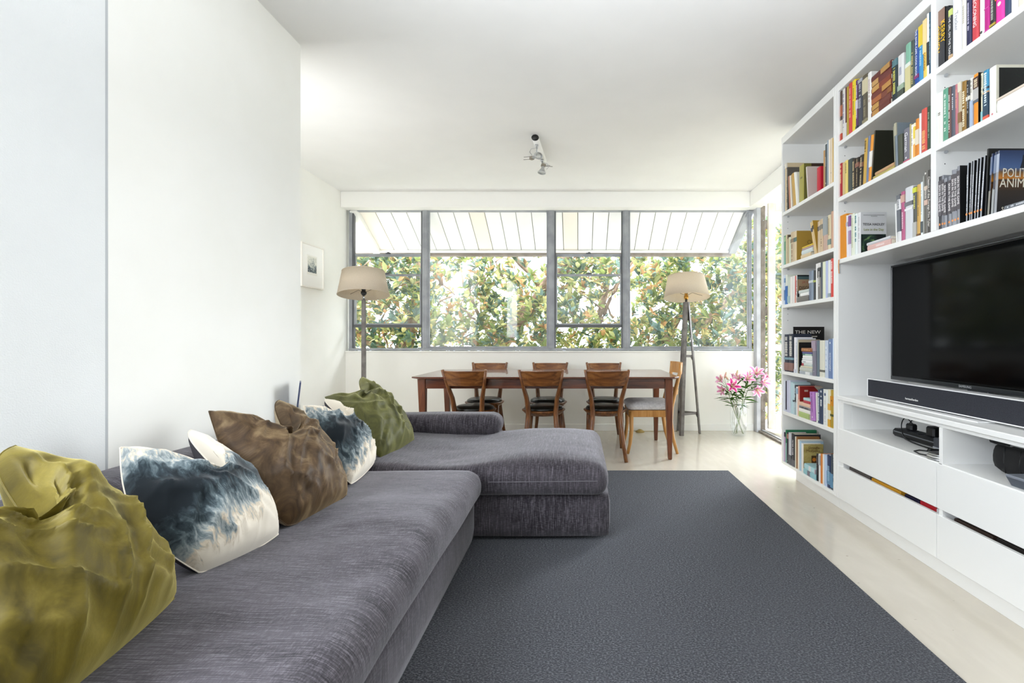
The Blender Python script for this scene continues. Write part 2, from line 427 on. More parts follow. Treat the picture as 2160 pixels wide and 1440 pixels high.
# ---- glazed door in the right wall, standing open outwards, with its jamb, channel and threshold
d1 = bpy.data.objects.new('door_1', None); link(d1); struct(d1)
M_DOOR = noisy('door_weathered_white', '#e2dcd2', '#cfc7ba', 10, .6); M_JAMB = noisy('jamb_grey', '#c3c4c8', '#adafb4', 8, .5); M_CHAN = noisy('channel_bronze', '#6f655b', '#8d857c', 12, .5)
slab('door_jamb', M_JAMB, 2.066, 2.116, 5.49, 5.60, 0, 2.62, bev=.003, parent=d1)
slab('door_channel', M_CHAN, 2.112, 2.165, 5.485, 5.53, .02, 2.62, bev=.003, parent=d1)
for z in (.25, .55, .9, 1.3, 1.7, 2.1, 2.45): MB().lathe([(0, 0), (.006, 0), (.006, .003), (0, .003)], 8, Matrix.Translation((2.14, 5.483, z)) @ Matrix.Rotation(PI/2, 4, 'X')).build('screw', M_CHROME, d1)
for z in (.35, 1.35, 2.35): MB().tube([(2.168, 5.47, z), (2.168, 5.47, z+.1)], .009, 8).build('hinge', M_CHAN, d1)
lf = bpy.data.objects.new('door_leaf', None); link(lf, d1)
slab('door_stile', M_DOOR, 2.178, 2.258, 5.43, 5.47, .05, 2.64, bev=.003, parent=lf)
slab('door_stile', M_DOOR, 2.94, 3.02, 5.43, 5.47, .05, 2.64, bev=.003, parent=lf)
for z0, z1 in ((.05, .205), (.945, 1.012), (2.545, 2.64)): slab('door_rail', M_DOOR, 2.258, 2.94, 5.432, 5.468, z0, z1, bev=.003, parent=lf)
for z0, z1 in ((.205, .945), (1.012, 2.545)): slab('pane', M_PANE, 2.258, 2.94, 5.448, 5.452, z0, z1, parent=lf)
slab('threshold', M_CHAN, 2.085, 2.20, 3.86, 5.58, 0, .022, bev=.004, parent=d1)
slab('threshold_track', M_ALU, 2.118, 2.14, 3.86, 5.58, .0, .032, bev=.002, parent=d1)
struct(slab('floor_balcony', M_FLOOR, 2.30, 3.6, 3.0, 5.9, -.2, -.02))
struct(slab('ground', noisy('garden_ground', '#b9b7ae', '#cbc8be', 1, .9), -30, 30, -12, 40, -3.4, -3.2))

# ------------------------------------------------------------------ the tree outside
rng = random.Random(7)
LEAFK = 1.25
def leafmat(name, c, tc, rough=.35):
    m = pm(name, tuple(q*LEAFK for q in hexc(c)), .45, .18); n = m.node_tree.nodes; l = m.node_tree.links
    t = n.new('ShaderNodeBsdfTranslucent'); t.inputs[0].default_value = (*(q*LEAFK for q in hexc(tc)), 1)
    mx = n.new('ShaderNodeMixShader'); mx.inputs[0].default_value = .5
    l.new(n['Principled BSDF'].outputs[0], mx.inputs[1]); l.new(t.outputs[0], mx.inputs[2]); l.new(mx.outputs[0], n['Material Output'].inputs[0]); return m
LEAFM = [leafmat('leaf_green', '#50623c', '#8f9c5a'), leafmat('leaf_deep_green', '#34493f', '#64765c'), leafmat('leaf_olive', '#7f8458', '#b4b47c'),
         leafmat('leaf_yellow', '#b0a870', '#d0c690'), leafmat('leaf_rust', '#94704c', '#b49064'), leafmat('leaf_blue_green', '#4a6260', '#7c948a')]
LW = [.25, .17, .20, .11, .11, .16]
M_BARK = noisy('bark', '#7a6250', '#a48d78', 7, .85, .5, 40, bdist=.01)
LEAF_V = [(0, 0, 0), (-.17, .25, .03), (0, .25, -.02), (.17, .25, .03), (-.21, .58, .03), (0, .58, -.03), (.21, .58, .03), (0, 1, -.10)]
LEAF_F = [(0, 2, 1), (0, 3, 2), (1, 2, 5, 4), (2, 3, 6, 5), (4, 5, 7), (5, 6, 7)]
tree = thing('fig_tree', 'broad leafy fig tree with green and rust leaves filling the view outside the window', 'tree', (-.4, 8.6, -3.2))
TI = Matrix.Translation((.4, -8.6, 3.2))
def branch(pts, r0, r1):
    P = [TI @ at(*p) for p in pts]
    Q = []
    for i in range(len(P)-1):
        for k in range(4): Q.append(P[i].lerp(P[i+1], k/4) + Vector((rng.uniform(-.02, .02), rng.uniform(-.02, .02), rng.uniform(-.02, .02))))
    Q.append(P[-1]); n = len(Q)
    MB().tube(Q, [r0+(r1-r0)*i/(n-1) for i in range(n)], 8).build('branch', M_BARK, tree)
Y8 = 8.6
branch([(850, 1100, 8.9), (845, 760, 8.8), (868, 690, 8.7), (890, 600, 8.6), (880, 520, 8.5)], .20, .07)
branch([(850, 780, 8.6), (780, 720, 8.5), (742, 690, 8.4), (690, 640, 8.4)], .12, .06)
branch([(1010, 1000, 8.9), (1035, 760, 8.7), (1085, 690, 8.5), (1125, 640, 8.4), (1165, 585, 8.3), (1230, 500, 8.3)], .17, .07)
branch([(1150, 760, 8.8), (1160, 650, 8.8), (1130, 590, 8.8), (1085, 540, 8.8)], .09, .05)
branch([(1215, 690, 8.6), (1204, 640, 8.6), (1198, 580, 8.6), (1190, 500, 8.6)], .06, .03)
branch([(1262, 690, 8.4), (1285, 630, 8.4), (1310, 590, 8.4), (1340, 540, 8.4)], .04, .02)
branch([(1255, 700, 9.0), (1268, 650, 9.0), (1280, 600, 9.0), (1275, 520, 9)], .07, .05)
branch([(1480, 690, 8.6), (1530, 640, 8.6), (1570, 605, 8.5), (1640, 560, 8.4)], .09, .06)
branch([(930, 600, 8.2), (920, 560, 8.2), (935, 500, 8.2)], .04, .02)
branch([(985, 600, 8.4), (1000, 640, 8.4), (1040, 720, 8.6)], .03, .035)
branch([(1345, 900, 9), (1390, 740, 8.9), (1440, 650, 8.9), (1450, 540, 8.9)], .11, .05)
for k in range(26):
    u0 = rng.uniform(700, 1690); v0 = rng.uniform(560, 760); y = rng.uniform(7.6, 9)
    branch([(u0, v0, y), (u0+rng.uniform(-40, 40), v0-rng.uniform(20, 50), y), (u0+rng.uniform(-80, 80), v0-rng.uniform(60, 120), y+.2)], .020, .008)
def leaf_matrix(base, direction, roll, L):
    y = direction.normalized(); a = Vector((0, 0, 1)) if abs(y.z) < .95 else Vector((1, 0, 0))
    xx = y.cross(a).normalized(); zz = xx.cross(y)
    R = Matrix((xx, y, zz)).transposed().to_4x4()
    return Matrix.Translation(base) @ R @ Matrix.Rotation(roll, 4, 'Y') @ Matrix.Scale(L, 4)
leaves = []
def whorl(c, n, L, bias):
    ax = Vector((rng.uniform(-.5, .5), rng.uniform(-.9, .1), rng.uniform(.1, .9))).normalized()
    t1 = ax.orthogonal().normalized(); t2 = ax.cross(t1); a0 = rng.uniform(0, 6)
    for k in range(n):
        a = a0+2.4*k; sp = rng.uniform(.5, 1.5)
        d = ax*1.0 + (t1*math.cos(a)+t2*math.sin(a))*sp
        mi = rng.choices(range(6), LW)[0] if rng.random() < .55 else bias
        leaves.append((leaf_matrix(c+ax*rng.uniform(-.05, .05), d, rng.uniform(-.5, .5), L*rng.uniform(.7, 1.2)), mi))
tries = 0; made = 0
while made < 5600 and tries < 60000:
    tries += 1
    y = rng.uniform(6.95, 9.8); u = rng.uniform(560, 1690); v = rng.uniform(470, 860)
    p = at(u, v, y)
    dn = mnoise.noise(Vector((u/85, v/85, y*.35))) + .55*mnoise.noise(Vector((u/30+9, v/30, y)))
    thr = -.12 - (v-600)/900 - (.16 if u > 1330 else 0)
    if dn < thr-.12: continue
    if u < 620 and rng.random() < .5: continue
    whorl(p, rng.randint(6, 10), rng.choice((.12, .14, .15, .17)), rng.choices(range(6), LW)[0]); made += 1
for k in range(150):
    whorl(Vector((rng.uniform(3.0, 4.6), rng.uniform(8.2, 9.8), rng.uniform(-.8, 2.8))), 8, .15, rng.choices(range(6), LW)[0])
for k in range(1300):  # unseen leaf screen beside the door, added to block sky light
    whorl(Vector((rng.uniform(4.0, 5.6), rng.uniform(-.6, 5.9), rng.uniform(-2.4, 4.6))), 9, .26, rng.choices(range(6), LW)[0])
leaves.sort(key=lambda q: q[0].translation.y)
shared = [MB().add(LEAF_V, LEAF_F).mesh('leaf', m, False) for m in LEAFM]
inview = []; rest = []
for M, mi in leaves:
    t = M.translation; u = 1220+1000*t.x/max(.1, t.y); v = 711-1000*(t.z-1.1)/max(.1, t.y)
    (inview if (len(inview) < 290 and 750 < u < 1575 and 545 < v < 720) else rest).append((M, mi))
for M, mi in inview:
    o = bpy.data.objects.new('leaf', shared[mi]); link(o, tree); o.matrix_local = TI @ M
mb = MB()
for M, mi in rest: mb.cur = mi; mb.add(LEAF_V, LEAF_F, False, TI @ M)
fo = mb.build('foliage_and_screen', LEAFM, tree, False); fo['kind'] = 'stuff'

# ------------------------------------------------------------------ rug
def rugtop(a, b): return (-1.55+2.774*a, -1.9+5.765*b, .014)
mb = MB().box(-1.55, 1.224, -1.9, 3.865, .001, .016, .005)
tag(mb.build('rug', M_RUG), 'large plain charcoal pile rug on the concrete floor', 'rug')

# ------------------------------------------------------------------ sofa
sofa = thing('corner_sofa', 'low grey woven corner sofa with a chaise end, standing on the charcoal rug', 'sofa', (-1.0, 1.5, 0))
SM = Matrix.Translation((1.0, -1.5, 0))
def sbuild(name, vf, mat=M_SOFA, smooth=True): return MB().add(vf[0], vf[1], smooth, SM).build(name, mat, sofa)
def sbuildc(name, vf): return sbuild(name, vf, M_SOFAC)
def nz(p, s, amp, o=0): return amp*mnoise.noise(Vector((p.x*s+o, p.y*s, p.z*s)))
def wob(p, a, b, c):
    return p + Vector((0, 0, 1))*nz(p, 3, .004, 5)
sbuild('base', softbox(-1.55, -.545, -.55, 2.53, .03, .26, .03, (16, 40, 4)))
sbuildc('chaise_base', softbox(-1.55, .172, 2.522, 3.50, .03, .262, .03, (24, 14, 4), disp=lambda p, a, b, c: p+Vector((0, 0, nz(p, 2, .004)))))
def main_top(p, a, b, c):
    if c > .3:
        f = (1-abs(b)**6)
        p = p + Vector((0, 0, 1))*(nz(p, 2.3, .016, 3)*f + .010*math.sin(p.y*9+p.x*2.5)*f*max(0, .6+a*.4) + nz(p, 7, .005, 8)*f)
    p.x += nz(p, 2.5, .010, 1)*(a > .98)
    return p
sbuild('seat_cushion', softbox(-1.42, -.490, -.55, 2.455, .262, .425, .075, (30, 96, 8), crown=.012, disp=main_top))
def chaise_top(p, a, b, c):
    if c > 0:
        e = (1-abs(b)**6)*(1-abs(a)**10)
        hump = .026*math.exp(-((p.x+.12)/.42)**2) - .036*math.exp(-((p.x+.72)/.30)**2)
        p = p + Vector((0, 0, hump*c*e + nz(p, 3, .012, 2)*e + nz(p, 8, .004, 6)*e*(p.x < -.5)))
    else: p = p + Vector((0, 0, nz(p, 2, .004, 7)))
    return p
sbuildc('chaise_cushion', softbox(-1.42, .160, 2.462, 3.46, .262, .428, .07, (60, 36, 8), crown=.022, disp=chaise_top))
sbuild('backrest', softbox(-1.595, -1.335, -.55, 3.55, .25, .672, .10, (10, 60, 10), disp=lambda p, a, b, c: p+Vector((0, 0, nz(p, 2.2, .010)*(c > 0)))))
sbuildc('armrest', softbox(-1.40, -.545, 3.30, 3.53, .40, .555, .075, (24, 12, 10), disp=lambda p, a, b, c: p+Vector((0, 0, nz(p, 3, .006)))))
MB().box(-1.40, -.56, 3.32, 3.52, .25, .45, .03, SM).build('armrest_base', M_SOFAC, sofa)
# top-stitched seams along the cushion fronts
pts = [SM @ Vector((-.4905-.004+nz(Vector((-.49, y, .36)), 2.5, .010, 1)*.9, y, .355+.004*math.sin(y*2))) for y in [-.45+i*.06 for i in range(48)]]
MB().tube(pts, .0022, 5).build('seam', M_SEAM, sofa)
pts = [SM @ Vector((x, 2.4605, .352+.004*math.sin(x*3))) for x in [-.47+i*.03 for i in range(20)]]
MB().tube(pts, .0020, 5).build('seam', M_SEAM, sofa)
for x, y in ((-1.45, -.4), (-.66, -.4), (-1.45, 3.4), (.05, 3.38), (.05, 2.66), (-.66, 2.40)):
    MB().box(x-.03, x+.03, y-.03, y+.03, .014, .036, .004, SM).build('foot', M_BLACK, sofa)

# ------------------------------------------------------------------ scatter cushions
def uvmat(name, build):
    m = pm(name, (.5, .5, .5), .8, .2, sheen=.3); g = NG(m); build(g); return m
def velvet(name, c_lo, c_mid, c_hi, tint, s1=3.0):
    m = pm(name, c_mid, .55, .25, sheen=1.0, sheen_tint=hexc(tint)); g = NG(m)
    a = g.noise(g.map('UV', (1.4, 1, 1)), s1, 5, .6, 1.2); b = g.noise(g.map('UV', (30, 30, 1)), 3, 3)
    c = g.ramp(a, [(.3, c_lo), (.5, c_mid), (.72, c_hi)])
    g.color(g.mix(g.math('MULTIPLY', b, .3), c, c_lo)); g.b.inputs['Sheen Roughness'].default_value = .3
    g.bump(g.noise(g.map('UV', (1, 1, 1)), 160, 2), .12, .002); return m
M_OLIVE = velvet('olive_velvet', '#372f0b', '#6c5f1c', '#8b7d36', '#eadc94')
M_OLIVE2 = velvet('moss_velvet', '#35361a', '#5a5a2e', '#7c7b4a', '#d6d4a2', 4)
M_BROWN = velvet('brown_velvet', '#2c2015', '#57432d', '#8c7657', '#d0b892', 5)
M_BEIGE = pm('beige_cotton', '#b9a88f', .9, .1); M_CREAM = pm('cream_cotton', '#d9d0be', .9, .1); M_CHARC = pm('charcoal_cotton', '#4a484c', .9, .1)
def tiedye(seed):
    def f(g):
        uv = g.map('UV')
        sep = g.n.new('ShaderNodeSeparateXYZ'); g.l.new(uv, sep.inputs[0])
        big = g.noise(g.map('UV', (3.2, 2.0, 1), (0, 0, .3+seed)), 1.4, 6, .62, .6)
        fine = g.noise(g.map('UV', (14, 5, 1), (0, 0, .2)), 2, 5, .6, 1.0)
        # a dark dyed belt across the middle, cream towards the top and the bottom
        tt = g.math('ABSOLUTE', g.math('SUBTRACT', sep.outputs[1], .50))
        band = g.math('SUBTRACT', 1.05, g.math('MULTIPLY', tt, 2.3))
        side = g.math('MULTIPLY', g.math('SUBTRACT', sep.outputs[0], .35), -.62)
        v = g.math('ADD', g.math('ADD', band, side), g.math('ADD', g.math('MULTIPLY', g.math('SUBTRACT', big, .5), 1.5), g.math('MULTIPLY', g.math('SUBTRACT', fine, .5), 1.0)))
        c = g.ramp(v, [(.08, '#e6ddcd'), (.22, '#cfc2ad'), (.32, '#a5abaa'), (.50, '#667378'), (.70, '#333f45'), (.95, '#131b21')])
        g.color(c); g.bump(g.noise(uv, 220, 2), .1, .001)
    return f
M_TIE1 = uvmat('indigo_tie_dye', tiedye(0)); M_TIE2 = uvmat('indigo_tie_dye_pale', tiedye(.5))

def pillow(label, A, B, C, D, V, mats, T=.11, seed=0, bulge=.06, N=56, wr=1.0, Tb=.08, group='scatter cushions along the sofa'):
    A, B, C, D, V = (Vector(q) for q in (A, B, C, D, V))
    cen = (A+B+C+D)/4
    nrm = (B-A+C-D).cross(A+B-C-D).normalized()
    if nrm.x < 0: nrm = -nrm
    nrm = (nrm+Vector((0, -.18, .10))).normalized()
    mid = (A+B)/2
    def P(s, t):
        p = D.lerp(C, s).lerp(A.lerp(B, s), t)
        # chopped top: the middle of the upper edge sinks and folds forward
        bs = math.exp(-(abs(s-.5)/.25)**2) - math.exp(-4)
        w = max(0, bs)*(max(0, (t-.38)/.62)**1.6)
        p = p + (V-mid)*w*1.02
        side = math.sin(PI*t); e = (C-D).normalized()
        p = p + e*((s-.5)*2*abs(2*s-1))*bulge*side*.9
        p = p - Vector((0, 0, 1))*0.012*math.sin(PI*s)*(1-t)**2
        p = p + Vector((0, (cen.y-p.y)*.10, (cen.z-p.z)*.02))*(abs(2*s-1)**4)*((1-t)**4)
        return p
    def hgt(s, t):
        a = max(0, 1-(2*s-1)**2); b = max(0, 1-(2*t-1)**2)
        base = (a**1.15*b)**.42
        c = .55*a+.45
        return base*(.75+.5*(1-t))
    def wrinkle(s, t):
        w = 0
        # creases running from the chop and from the four corners
        for (cs, ct, k, am, ph) in ((.5, 1.0, 9, .012, 0), (0, 1, 13, .006, 1), (1, 1, 13, .006, 2), (0, 0, 15, .007, .6), (1, 0, 15, .006, 3)):
            dx, dy = s-cs, t-ct; r = math.hypot(dx, dy)
            w += am*math.sin(k*math.atan2(dy, dx)+ph+seed)*math.exp(-((r-.22)/.2)**2)
        q = Vector((s*2.6+seed*3.1, t*4.2, seed))
        w += .011*(1-abs(mnoise.noise(q))*2.2) + .005*mnoise.noise(Vector((s*9, t*5, seed+4)))
        for ca, f1, f2, am in ((.9, 7.0, 1.3, .012), (-.7, 6.0, 1.6, .008)):
            x1 = s*math.cos(ca)+t*math.sin(ca); x2 = -s*math.sin(ca)+t*math.cos(ca)
            n_ = 1-abs(mnoise.noise(Vector((x1*f2+seed*7, x2*f1, seed*2.3+ca))))*2.4
            w += am*max(0, n_)**3
        a = 4*s*(1-s); b = 4*t*(1-t)
        return w*wr*min(1, a*b*2.2)
    def make(sign, TT):
        vs = []
        for j in range(N+1):
            for i in range(N+1):
                s = i/N; t = j/N
                h = hgt(s, t)*TT
                vs.append(P(s, t)+nrm*sign*h + (nrm*wrinkle(s, t) if sign > 0 else Vector()))
        fs = [(j*(N+1)+i, j*(N+1)+i+1, (j+1)*(N+1)+i+1, (j+1)*(N+1)+i) for j in range(N) for i in range(N)]
        return vs, fs
    root = thing('cushion', label, 'cushion', cen, group=group)
    IM = Matrix.Translation(-cen)
    for nm, sign, TT, mt in (('cushion_front', 1, T, mats[0]), ('cushion_back', -1, Tb, mats[1])):
        vs, fs = make(sign, TT)
        m = MB().add(vs, fs, True, IM); o = m.build(nm, mt, root)
        me = o.data; uv = me.uv_layers.new(name='UVMap')
        for lp in me.loops:
            k = lp.vertex_index; uv.data[lp.index].uv = ((k % (N+1))/N, (k//(N+1))/N)
    edge = [P(i/30, 1) for i in range(31)]+[P(1, 1-i/20) for i in range(1, 21)]+[P(1-i/20, 0) for i in range(1, 21)]+[P(0, i/20) for i in range(1, 21)]
    MB().tube([IM @ p for p in edge], .0022, 6, cap=False).build('cushion_seam', mats[0], root)
    return root
pillow('large olive gold velvet cushion, biggest and nearest to the viewer', (-1.32, .68, .84), (-1.325, 1.115, .845), (-1.02, 1.225, .437), (-.93, .70, .437), (-1.09, .95, .655), (M_OLIVE, M_OLIVE), T=.16, seed=1, bulge=.06, wr=2.0)
pillow('dark indigo and cream tie-dyed cushion beside the large olive one', (-1.31, 1.355, .785), (-1.32, 1.615, .785), (-1.005, 1.60, .437), (-1.065, 1.315, .437), (-1.13, 1.50, .645), (M_TIE1, M_CHARC), T=.125, seed=2, bulge=.06, wr=1.15)
pillow('brown crushed velvet cushion with a beige back', (-1.325, 1.70, .835), (-1.325, 2.10, .822), (-.97, 2.00, .437), (-1.02, 1.64, .437), (-1.17, 1.90, .665), (M_BROWN, M_BEIGE), T=.13, seed=3, bulge=.05, wr=1.6)
pillow('smaller grey-blue tie-dyed cushion behind the brown velvet one', (-1.34, 2.31, .765), (-1.33, 2.49, .777), (-1.07, 2.50, .445), (-1.02, 2.10, .440), (-1.18, 2.40, .665), (M_TIE2, M_CHARC), T=.115, seed=4, bulge=.06, wr=1.2)
pillow('moss green velvet cushion at the chaise end of the sofa', (-1.48, 2.77, .75), (-1.42, 3.12, .84), (-1.06, 3.08, .437), (-1.09, 2.58, .437), (-1.36, 2.97, .715), (M_OLIVE2, M_CREAM), T=.125, seed=5, bulge=.05, wr=1.7)
# the slim dark blue tablet leaning behind the cushions and the pen-like bar on the sofa back
t_ = MB().box(-.004, .004, -.10, .10, -.09, .09, .003, Matrix.Rotation(math.radians(6), 4, 'Y')).build('tablet', pm('navy_plastic', '#4b5578', .35))
t_.location = (-1.545, 2.66, .762); tag(t_, 'thin dark blue tablet standing upright on the sofa back by the wall end', 'tablet')
t_ = MB().box(-.05, .05, -.012, .012, -.006, .006, .004, Matrix.Rotation(-.25, 4, 'Y')).build('remote_control', MATS['navy_plastic'])
t_.location = (-1.51, 2.72, .690); tag(t_, 'small dark blue remote lying on the sofa back between cushions', 'remote')
bpy.data.objects['tablet'].location = (-1.535, 2.60, .768); bpy.data.objects['tablet'].rotation_euler = (0, 0, .53)
bpy.data.objects['tablet'].scale = (1, .55, 1)
# ------------------------------------------------------------------ dining table
tb = thing('dining_table', 'long red-brown wooden dining table below the window', 'table', (-.29, 4.67, 0))
def tapered(x, y, w0, w1, z0, z1, dx=0, dy=0):
    mb = MB(); b0 = w0/2; b1 = w1/2
    ch = .004
    def ring(w, z, ox, oy):
        h = w; c = ch
        return [(ox-h+c, oy-h, z), (ox+h-c, oy-h, z), (ox+h, oy-h+c, z), (ox+h, oy+h-c, z), (ox+h-c, oy+h, z), (ox-h+c, oy+h, z), (ox-h, oy+h-c, z), (ox-h, oy-h+c, z)]
    vs = ring(b0, z0+.012, x+dx, y+dy)+ring(b1, z1, x, y)
    vs = [(x+dx+(q[0]-x-dx)*.8, y+dy+(q[1]-y-dy)*.8, z0) for q in vs[:8]]+vs
    fs = [tuple(range(8))[::-1], tuple(range(16, 24))]
    for r in (0, 8):
        fs += [(r+k, r+(k+1) % 8, r+8+(k+1) % 8, r+8+k) for k in range(8)]
    return mb.add(vs, fs)
top = MB()
poly = [(-1.19, -.46), (-1.14, -.50), (1.14, -.50), (1.185, -.46), (1.185, .46), (1.14, .50), (-1.14, .50), (-1.19, .46)]
def sc(p, k): return [(x-math.copysign(k, x), y-math.copysign(k, y)) for x, y in p]
vs = [(x, y, .750) for x, y in sc(poly, .003)]+[(x, y, .747) for x, y in poly]+[(x, y, .738) for x, y in poly]+[(x, y, .730) for x, y in sc(poly, .016)]
fs = [tuple(range(8)), tuple(range(24, 32))[::-1]]+[(r*8+k, r*8+(k+1) % 8, r*8+8+(k+1) % 8, r*8+8+k) for r in range(3) for k in range(8)]
top.add(vs, fs).build('tabletop', M_TABLE, tb)
for x, y, dx in ((-1.115, -.40, .012), (1.10, -.40, .014), (-1.115, .40, .012), (1.12, .40, -.002)):
    tapered(x, y, .036, .070, 0, .730, dx).build('leg', M_TLEG, tb)
for b in ((-1.08, 1.065, -.425, -.402), (-1.08, 1.085, .402, .425)): MB().box(b[0], b[1], b[2], b[3], .640, .730, .003).build('apron', M_TABLE, tb)
for x in (-1.13, 1.105): MB().box(x-.012, x+.012, -.365, .365, .640, .730, .003).build('apron', M_TABLE, tb)

# ------------------------------------------------------------------ six round-seated chairs
def make_chair(label):
    """faces +y; origin on the floor under the seat centre"""
    r = thing('dining_chair', label, 'chair', group='oak chairs around the dining table')
    mb = MB().lathe([(0, .463), (.10, .462), (.155, .456), (.178, .444), (.184, .430), (.180, .418), (0, .418)], 28); mb.build('seat_pad', M_LEATHER, r)
    MB().lathe([(.150, .418), (.186, .424), (.204, .421), (.205, .414), (.190, .400), (.165, .375), (.150, .372)], 28).build('seat_ring', M_CHAIR, r)
    # rear legs run up as stiles, leaning back and outwards
    for s in (-1, 1):
        path = [(s*.168, -.335, 0), (s*.146, -.285, .16), (s*.128, -.235, .33), (s*.123, -.215, .42), (s*.136, -.245, .55), (s*.168, -.300, .69), (s*.192, -.345, .812)]
        MB().tube(path, [(.017, .018), (.020, .022), (.024, .030), (.024, .030), (.021, .026), (.017, .021), (.014, .017)], 8, up=(0, 1, 0)).build('rear_leg', M_CHAIR, r)
        path = [(s*.172, .205, 0), (s*.160, .175, .2), (s*.150, .145, .40)]
        MB().tube(path, [.014, .018, .023], 8, up=(0, 1, 0)).build('front_leg', M_CHAIR, r)
    n = 14; vs = []
    for k in range(n+1):
        t = k/n*2-1
        for z, hw, yb in ((.668, .170, -.292), (.672, .171, -.294), (.800, .196, -.340), (.806, .197, -.343)):
            bow = -.050*(1-t*t)
            for dy in (-.008, .008): vs.append((t*hw, yb+bow+dy*(1 if .67 < z < .803 else .5), z))
    fs = []
    for k in range(n):
        a, b = k*8, k*8+8
        seq = [0, 2, 4, 6, 7, 5, 3, 1]
        for q in range(8): i, j = seq[q], seq[(q+1) % 8]; fs.append((a+i, a+j, b+j, b+i))
    fs += [tuple([0, 2, 4, 6, 7, 5, 3, 1]), tuple(n*8+q for q in [0, 2, 4, 6, 7, 5, 3, 1])]
    MB().add(vs, fs, False).build('top_rail', M_CHAIRX, r)
    for s in (-1, 1): MB().tube([(s*.115, -.22, .385), (s*.13, 0, .39), (s*.145, .14, .385)], .009, 6).build('seat_brace', M_CHAIR, r)
    return r
ch = make_chair('near-side oak chair with black seat, at the corner-lamp end of the table')
ch.location = (-.985, 4.50, 0); ch.rotation_euler = (0, 0, -.05)
dup(ch, 'near-side oak chair with black seat, middle of the three before the table', (-.330, 4.50, 0), .01)
dup(ch, 'near-side oak chair with black seat, next to the blond chair', (.253, 4.50, 0), .0)
dup(ch, 'oak chair across the table against the wall, at the end by the corner lamp', (-.995, 5.03, 0), PI+.02)
dup(ch, 'oak chair across the table against the wall, the middle one of the far three', (-.325, 5.03, 0), PI-.02)
dup(ch, 'oak chair across the table against the wall, at the end by the tripod lamp', (.287, 5.03, 0), PI)
# the blond chair at the table's end, faces -x
bc = thing('dining_chair', 'blond wooden chair with pale grey padded seat pushed in at the table end', 'chair', (.70, 4.68, 0))
v_, f_ = softbox(-.235, .20, -.205, .205, .405, .478, .034, (12, 12, 5), crown=.014); MB().add(v_, f_, True).build('seat_pad', M_SEATPAD, bc)
MB().box(-.225, .195, -.20, -.176, .345, .408, .004).build('seat_rail', M_BLOND, bc); MB().box(-.225, .195, .176, .20, .345, .408, .004).build('seat_rail', M_BLOND, bc)
MB().box(-.225, -.203, -.176, .176, .345, .408, .004).build('seat_rail', M_BLOND, bc); MB().box(.173, .195, -.176, .176, .345, .408, .004).build('seat_rail', M_BLOND, bc)
for s in (-1, 1):
    MB().tube([(-.235, s*.205, 0), (-.212, s*.203, .10), (-.198, s*.20, .22), (-.200, s*.195, .40)], [(.014, .014), (.017, .017), (.020, .020), (.022, .022)], 8, up=(0, 1, 0)).build('front_leg', M_BLOND, bc)
    MB().tube([(.235, s*.205, 0), (.195, s*.203, .14), (.172, s*.200, .30), (.180, s*.200, .44), (.222, s*.20, .62), (.258, s*.195, .76), (.262, s*.19, .835)], [.014, .017, .021, .021, .019, .017, .014], 8, up=(0, 1, 0)).build('rear_leg', M_BLOND, bc)
def curvedrail(x0, z0, z1, bow, th=.010):
    n = 14; vs = []; fs = []
    for k in range(n+1):
        t = k/n*2-1
        for z in (z0, z1):
            for d in (-th, th): vs.append((x0+bow*(1-t*t)+d+(z-.7)*.08, t*.205, z))
    for k in range(n):
        a, b = k*4, k*4+4
        for i, j in ((0, 2), (2, 3), (3, 1), (1, 0)): fs.append((a+i, a+j, b+j, b+i))
    fs += [(0, 2, 3, 1), (n*4, n*4+2, n*4+3, n*4+1)]
    return MB().add(vs, fs, False)
curvedrail(.245, .745, .855, .055).build('top_rail', M_BLOND, bc); curvedrail(.232, .555, .60, .045, .008).build('back_slat', M_BLOND, bc)

# ------------------------------------------------------------------ floor lamps
def shade(root, zc, rb, rt, h, tilt, roll, inner=M_LINEN):
    R = Matrix.Translation((0, 0, zc)) @ Matrix.Rotation(roll, 4, 'Y') @ Matrix.Rotation(-tilt, 4, 'X')
    mb = MB().lathe([(rb, -h/2), (rt, h/2)], 48, R); o = mb.build('lamp_shade', inner, root)
    sm = o.modifiers.new('thickness', 'SOLIDIFY'); sm.thickness = .003
    for r_, z in ((rb, -h/2), (rt, h/2)): MB().tube([R @ Vector((r_*math.cos(a*PI/24), r_*math.sin(a*PI/24), z)) for a in range(49)], .003, 6, cap=False).build('shade_rim', inner, root)
    sp = MB()
    for k in range(3):
        a = k*2*PI/3+.5
        sp.tube([R @ Vector((.02*math.cos(a), .02*math.sin(a), -.09)), R @ Vector((.09*math.cos(a), .09*math.sin(a), -.055)), R @ Vector((rb*.93*math.cos(a), rb*.93*math.sin(a), -h/2+.05))], .0022, 5)
    sp.build('shade_carrier', M_BLACK, root)
    return R
tl = thing('floor_lamp', 'tripod floor lamp of weathered steel with linen shade beside the flower vase', 'lamp', (1.232, 5.416, 0))
R = shade(tl, 1.672, .257, .207, .245, math.radians(8), 0)
MB().tube([(0, 0, 1.49), (0, 0, 1.53)], .014, 10).build('neck', M_STEEL_D, tl)
MB().lathe([(0, 1.53), (.018, 1.53), (.026, 1.545), (.026, 1.565), (.018, 1.58), (.02, 1.60), (0, 1.60)], 16).build('lamp_socket', M_BRASS, tl)
MB().lathe([(.012, 1.60), (.03, 1.64), (.032, 1.67), (.02, 1.70), (0, 1.705)], 16).build('bulb', pm('bulb_opal', '#f0ead8', .3), tl)
fp = [Vector((1.1475, 5.288, 0))-Vector((1.232, 5.416, 0)), Vector((1.383, 5.403, 0))-Vector((1.232, 5.416, 0)), Vector((1.167, 5.545, 0))-Vector((1.232, 5.416, 0))]
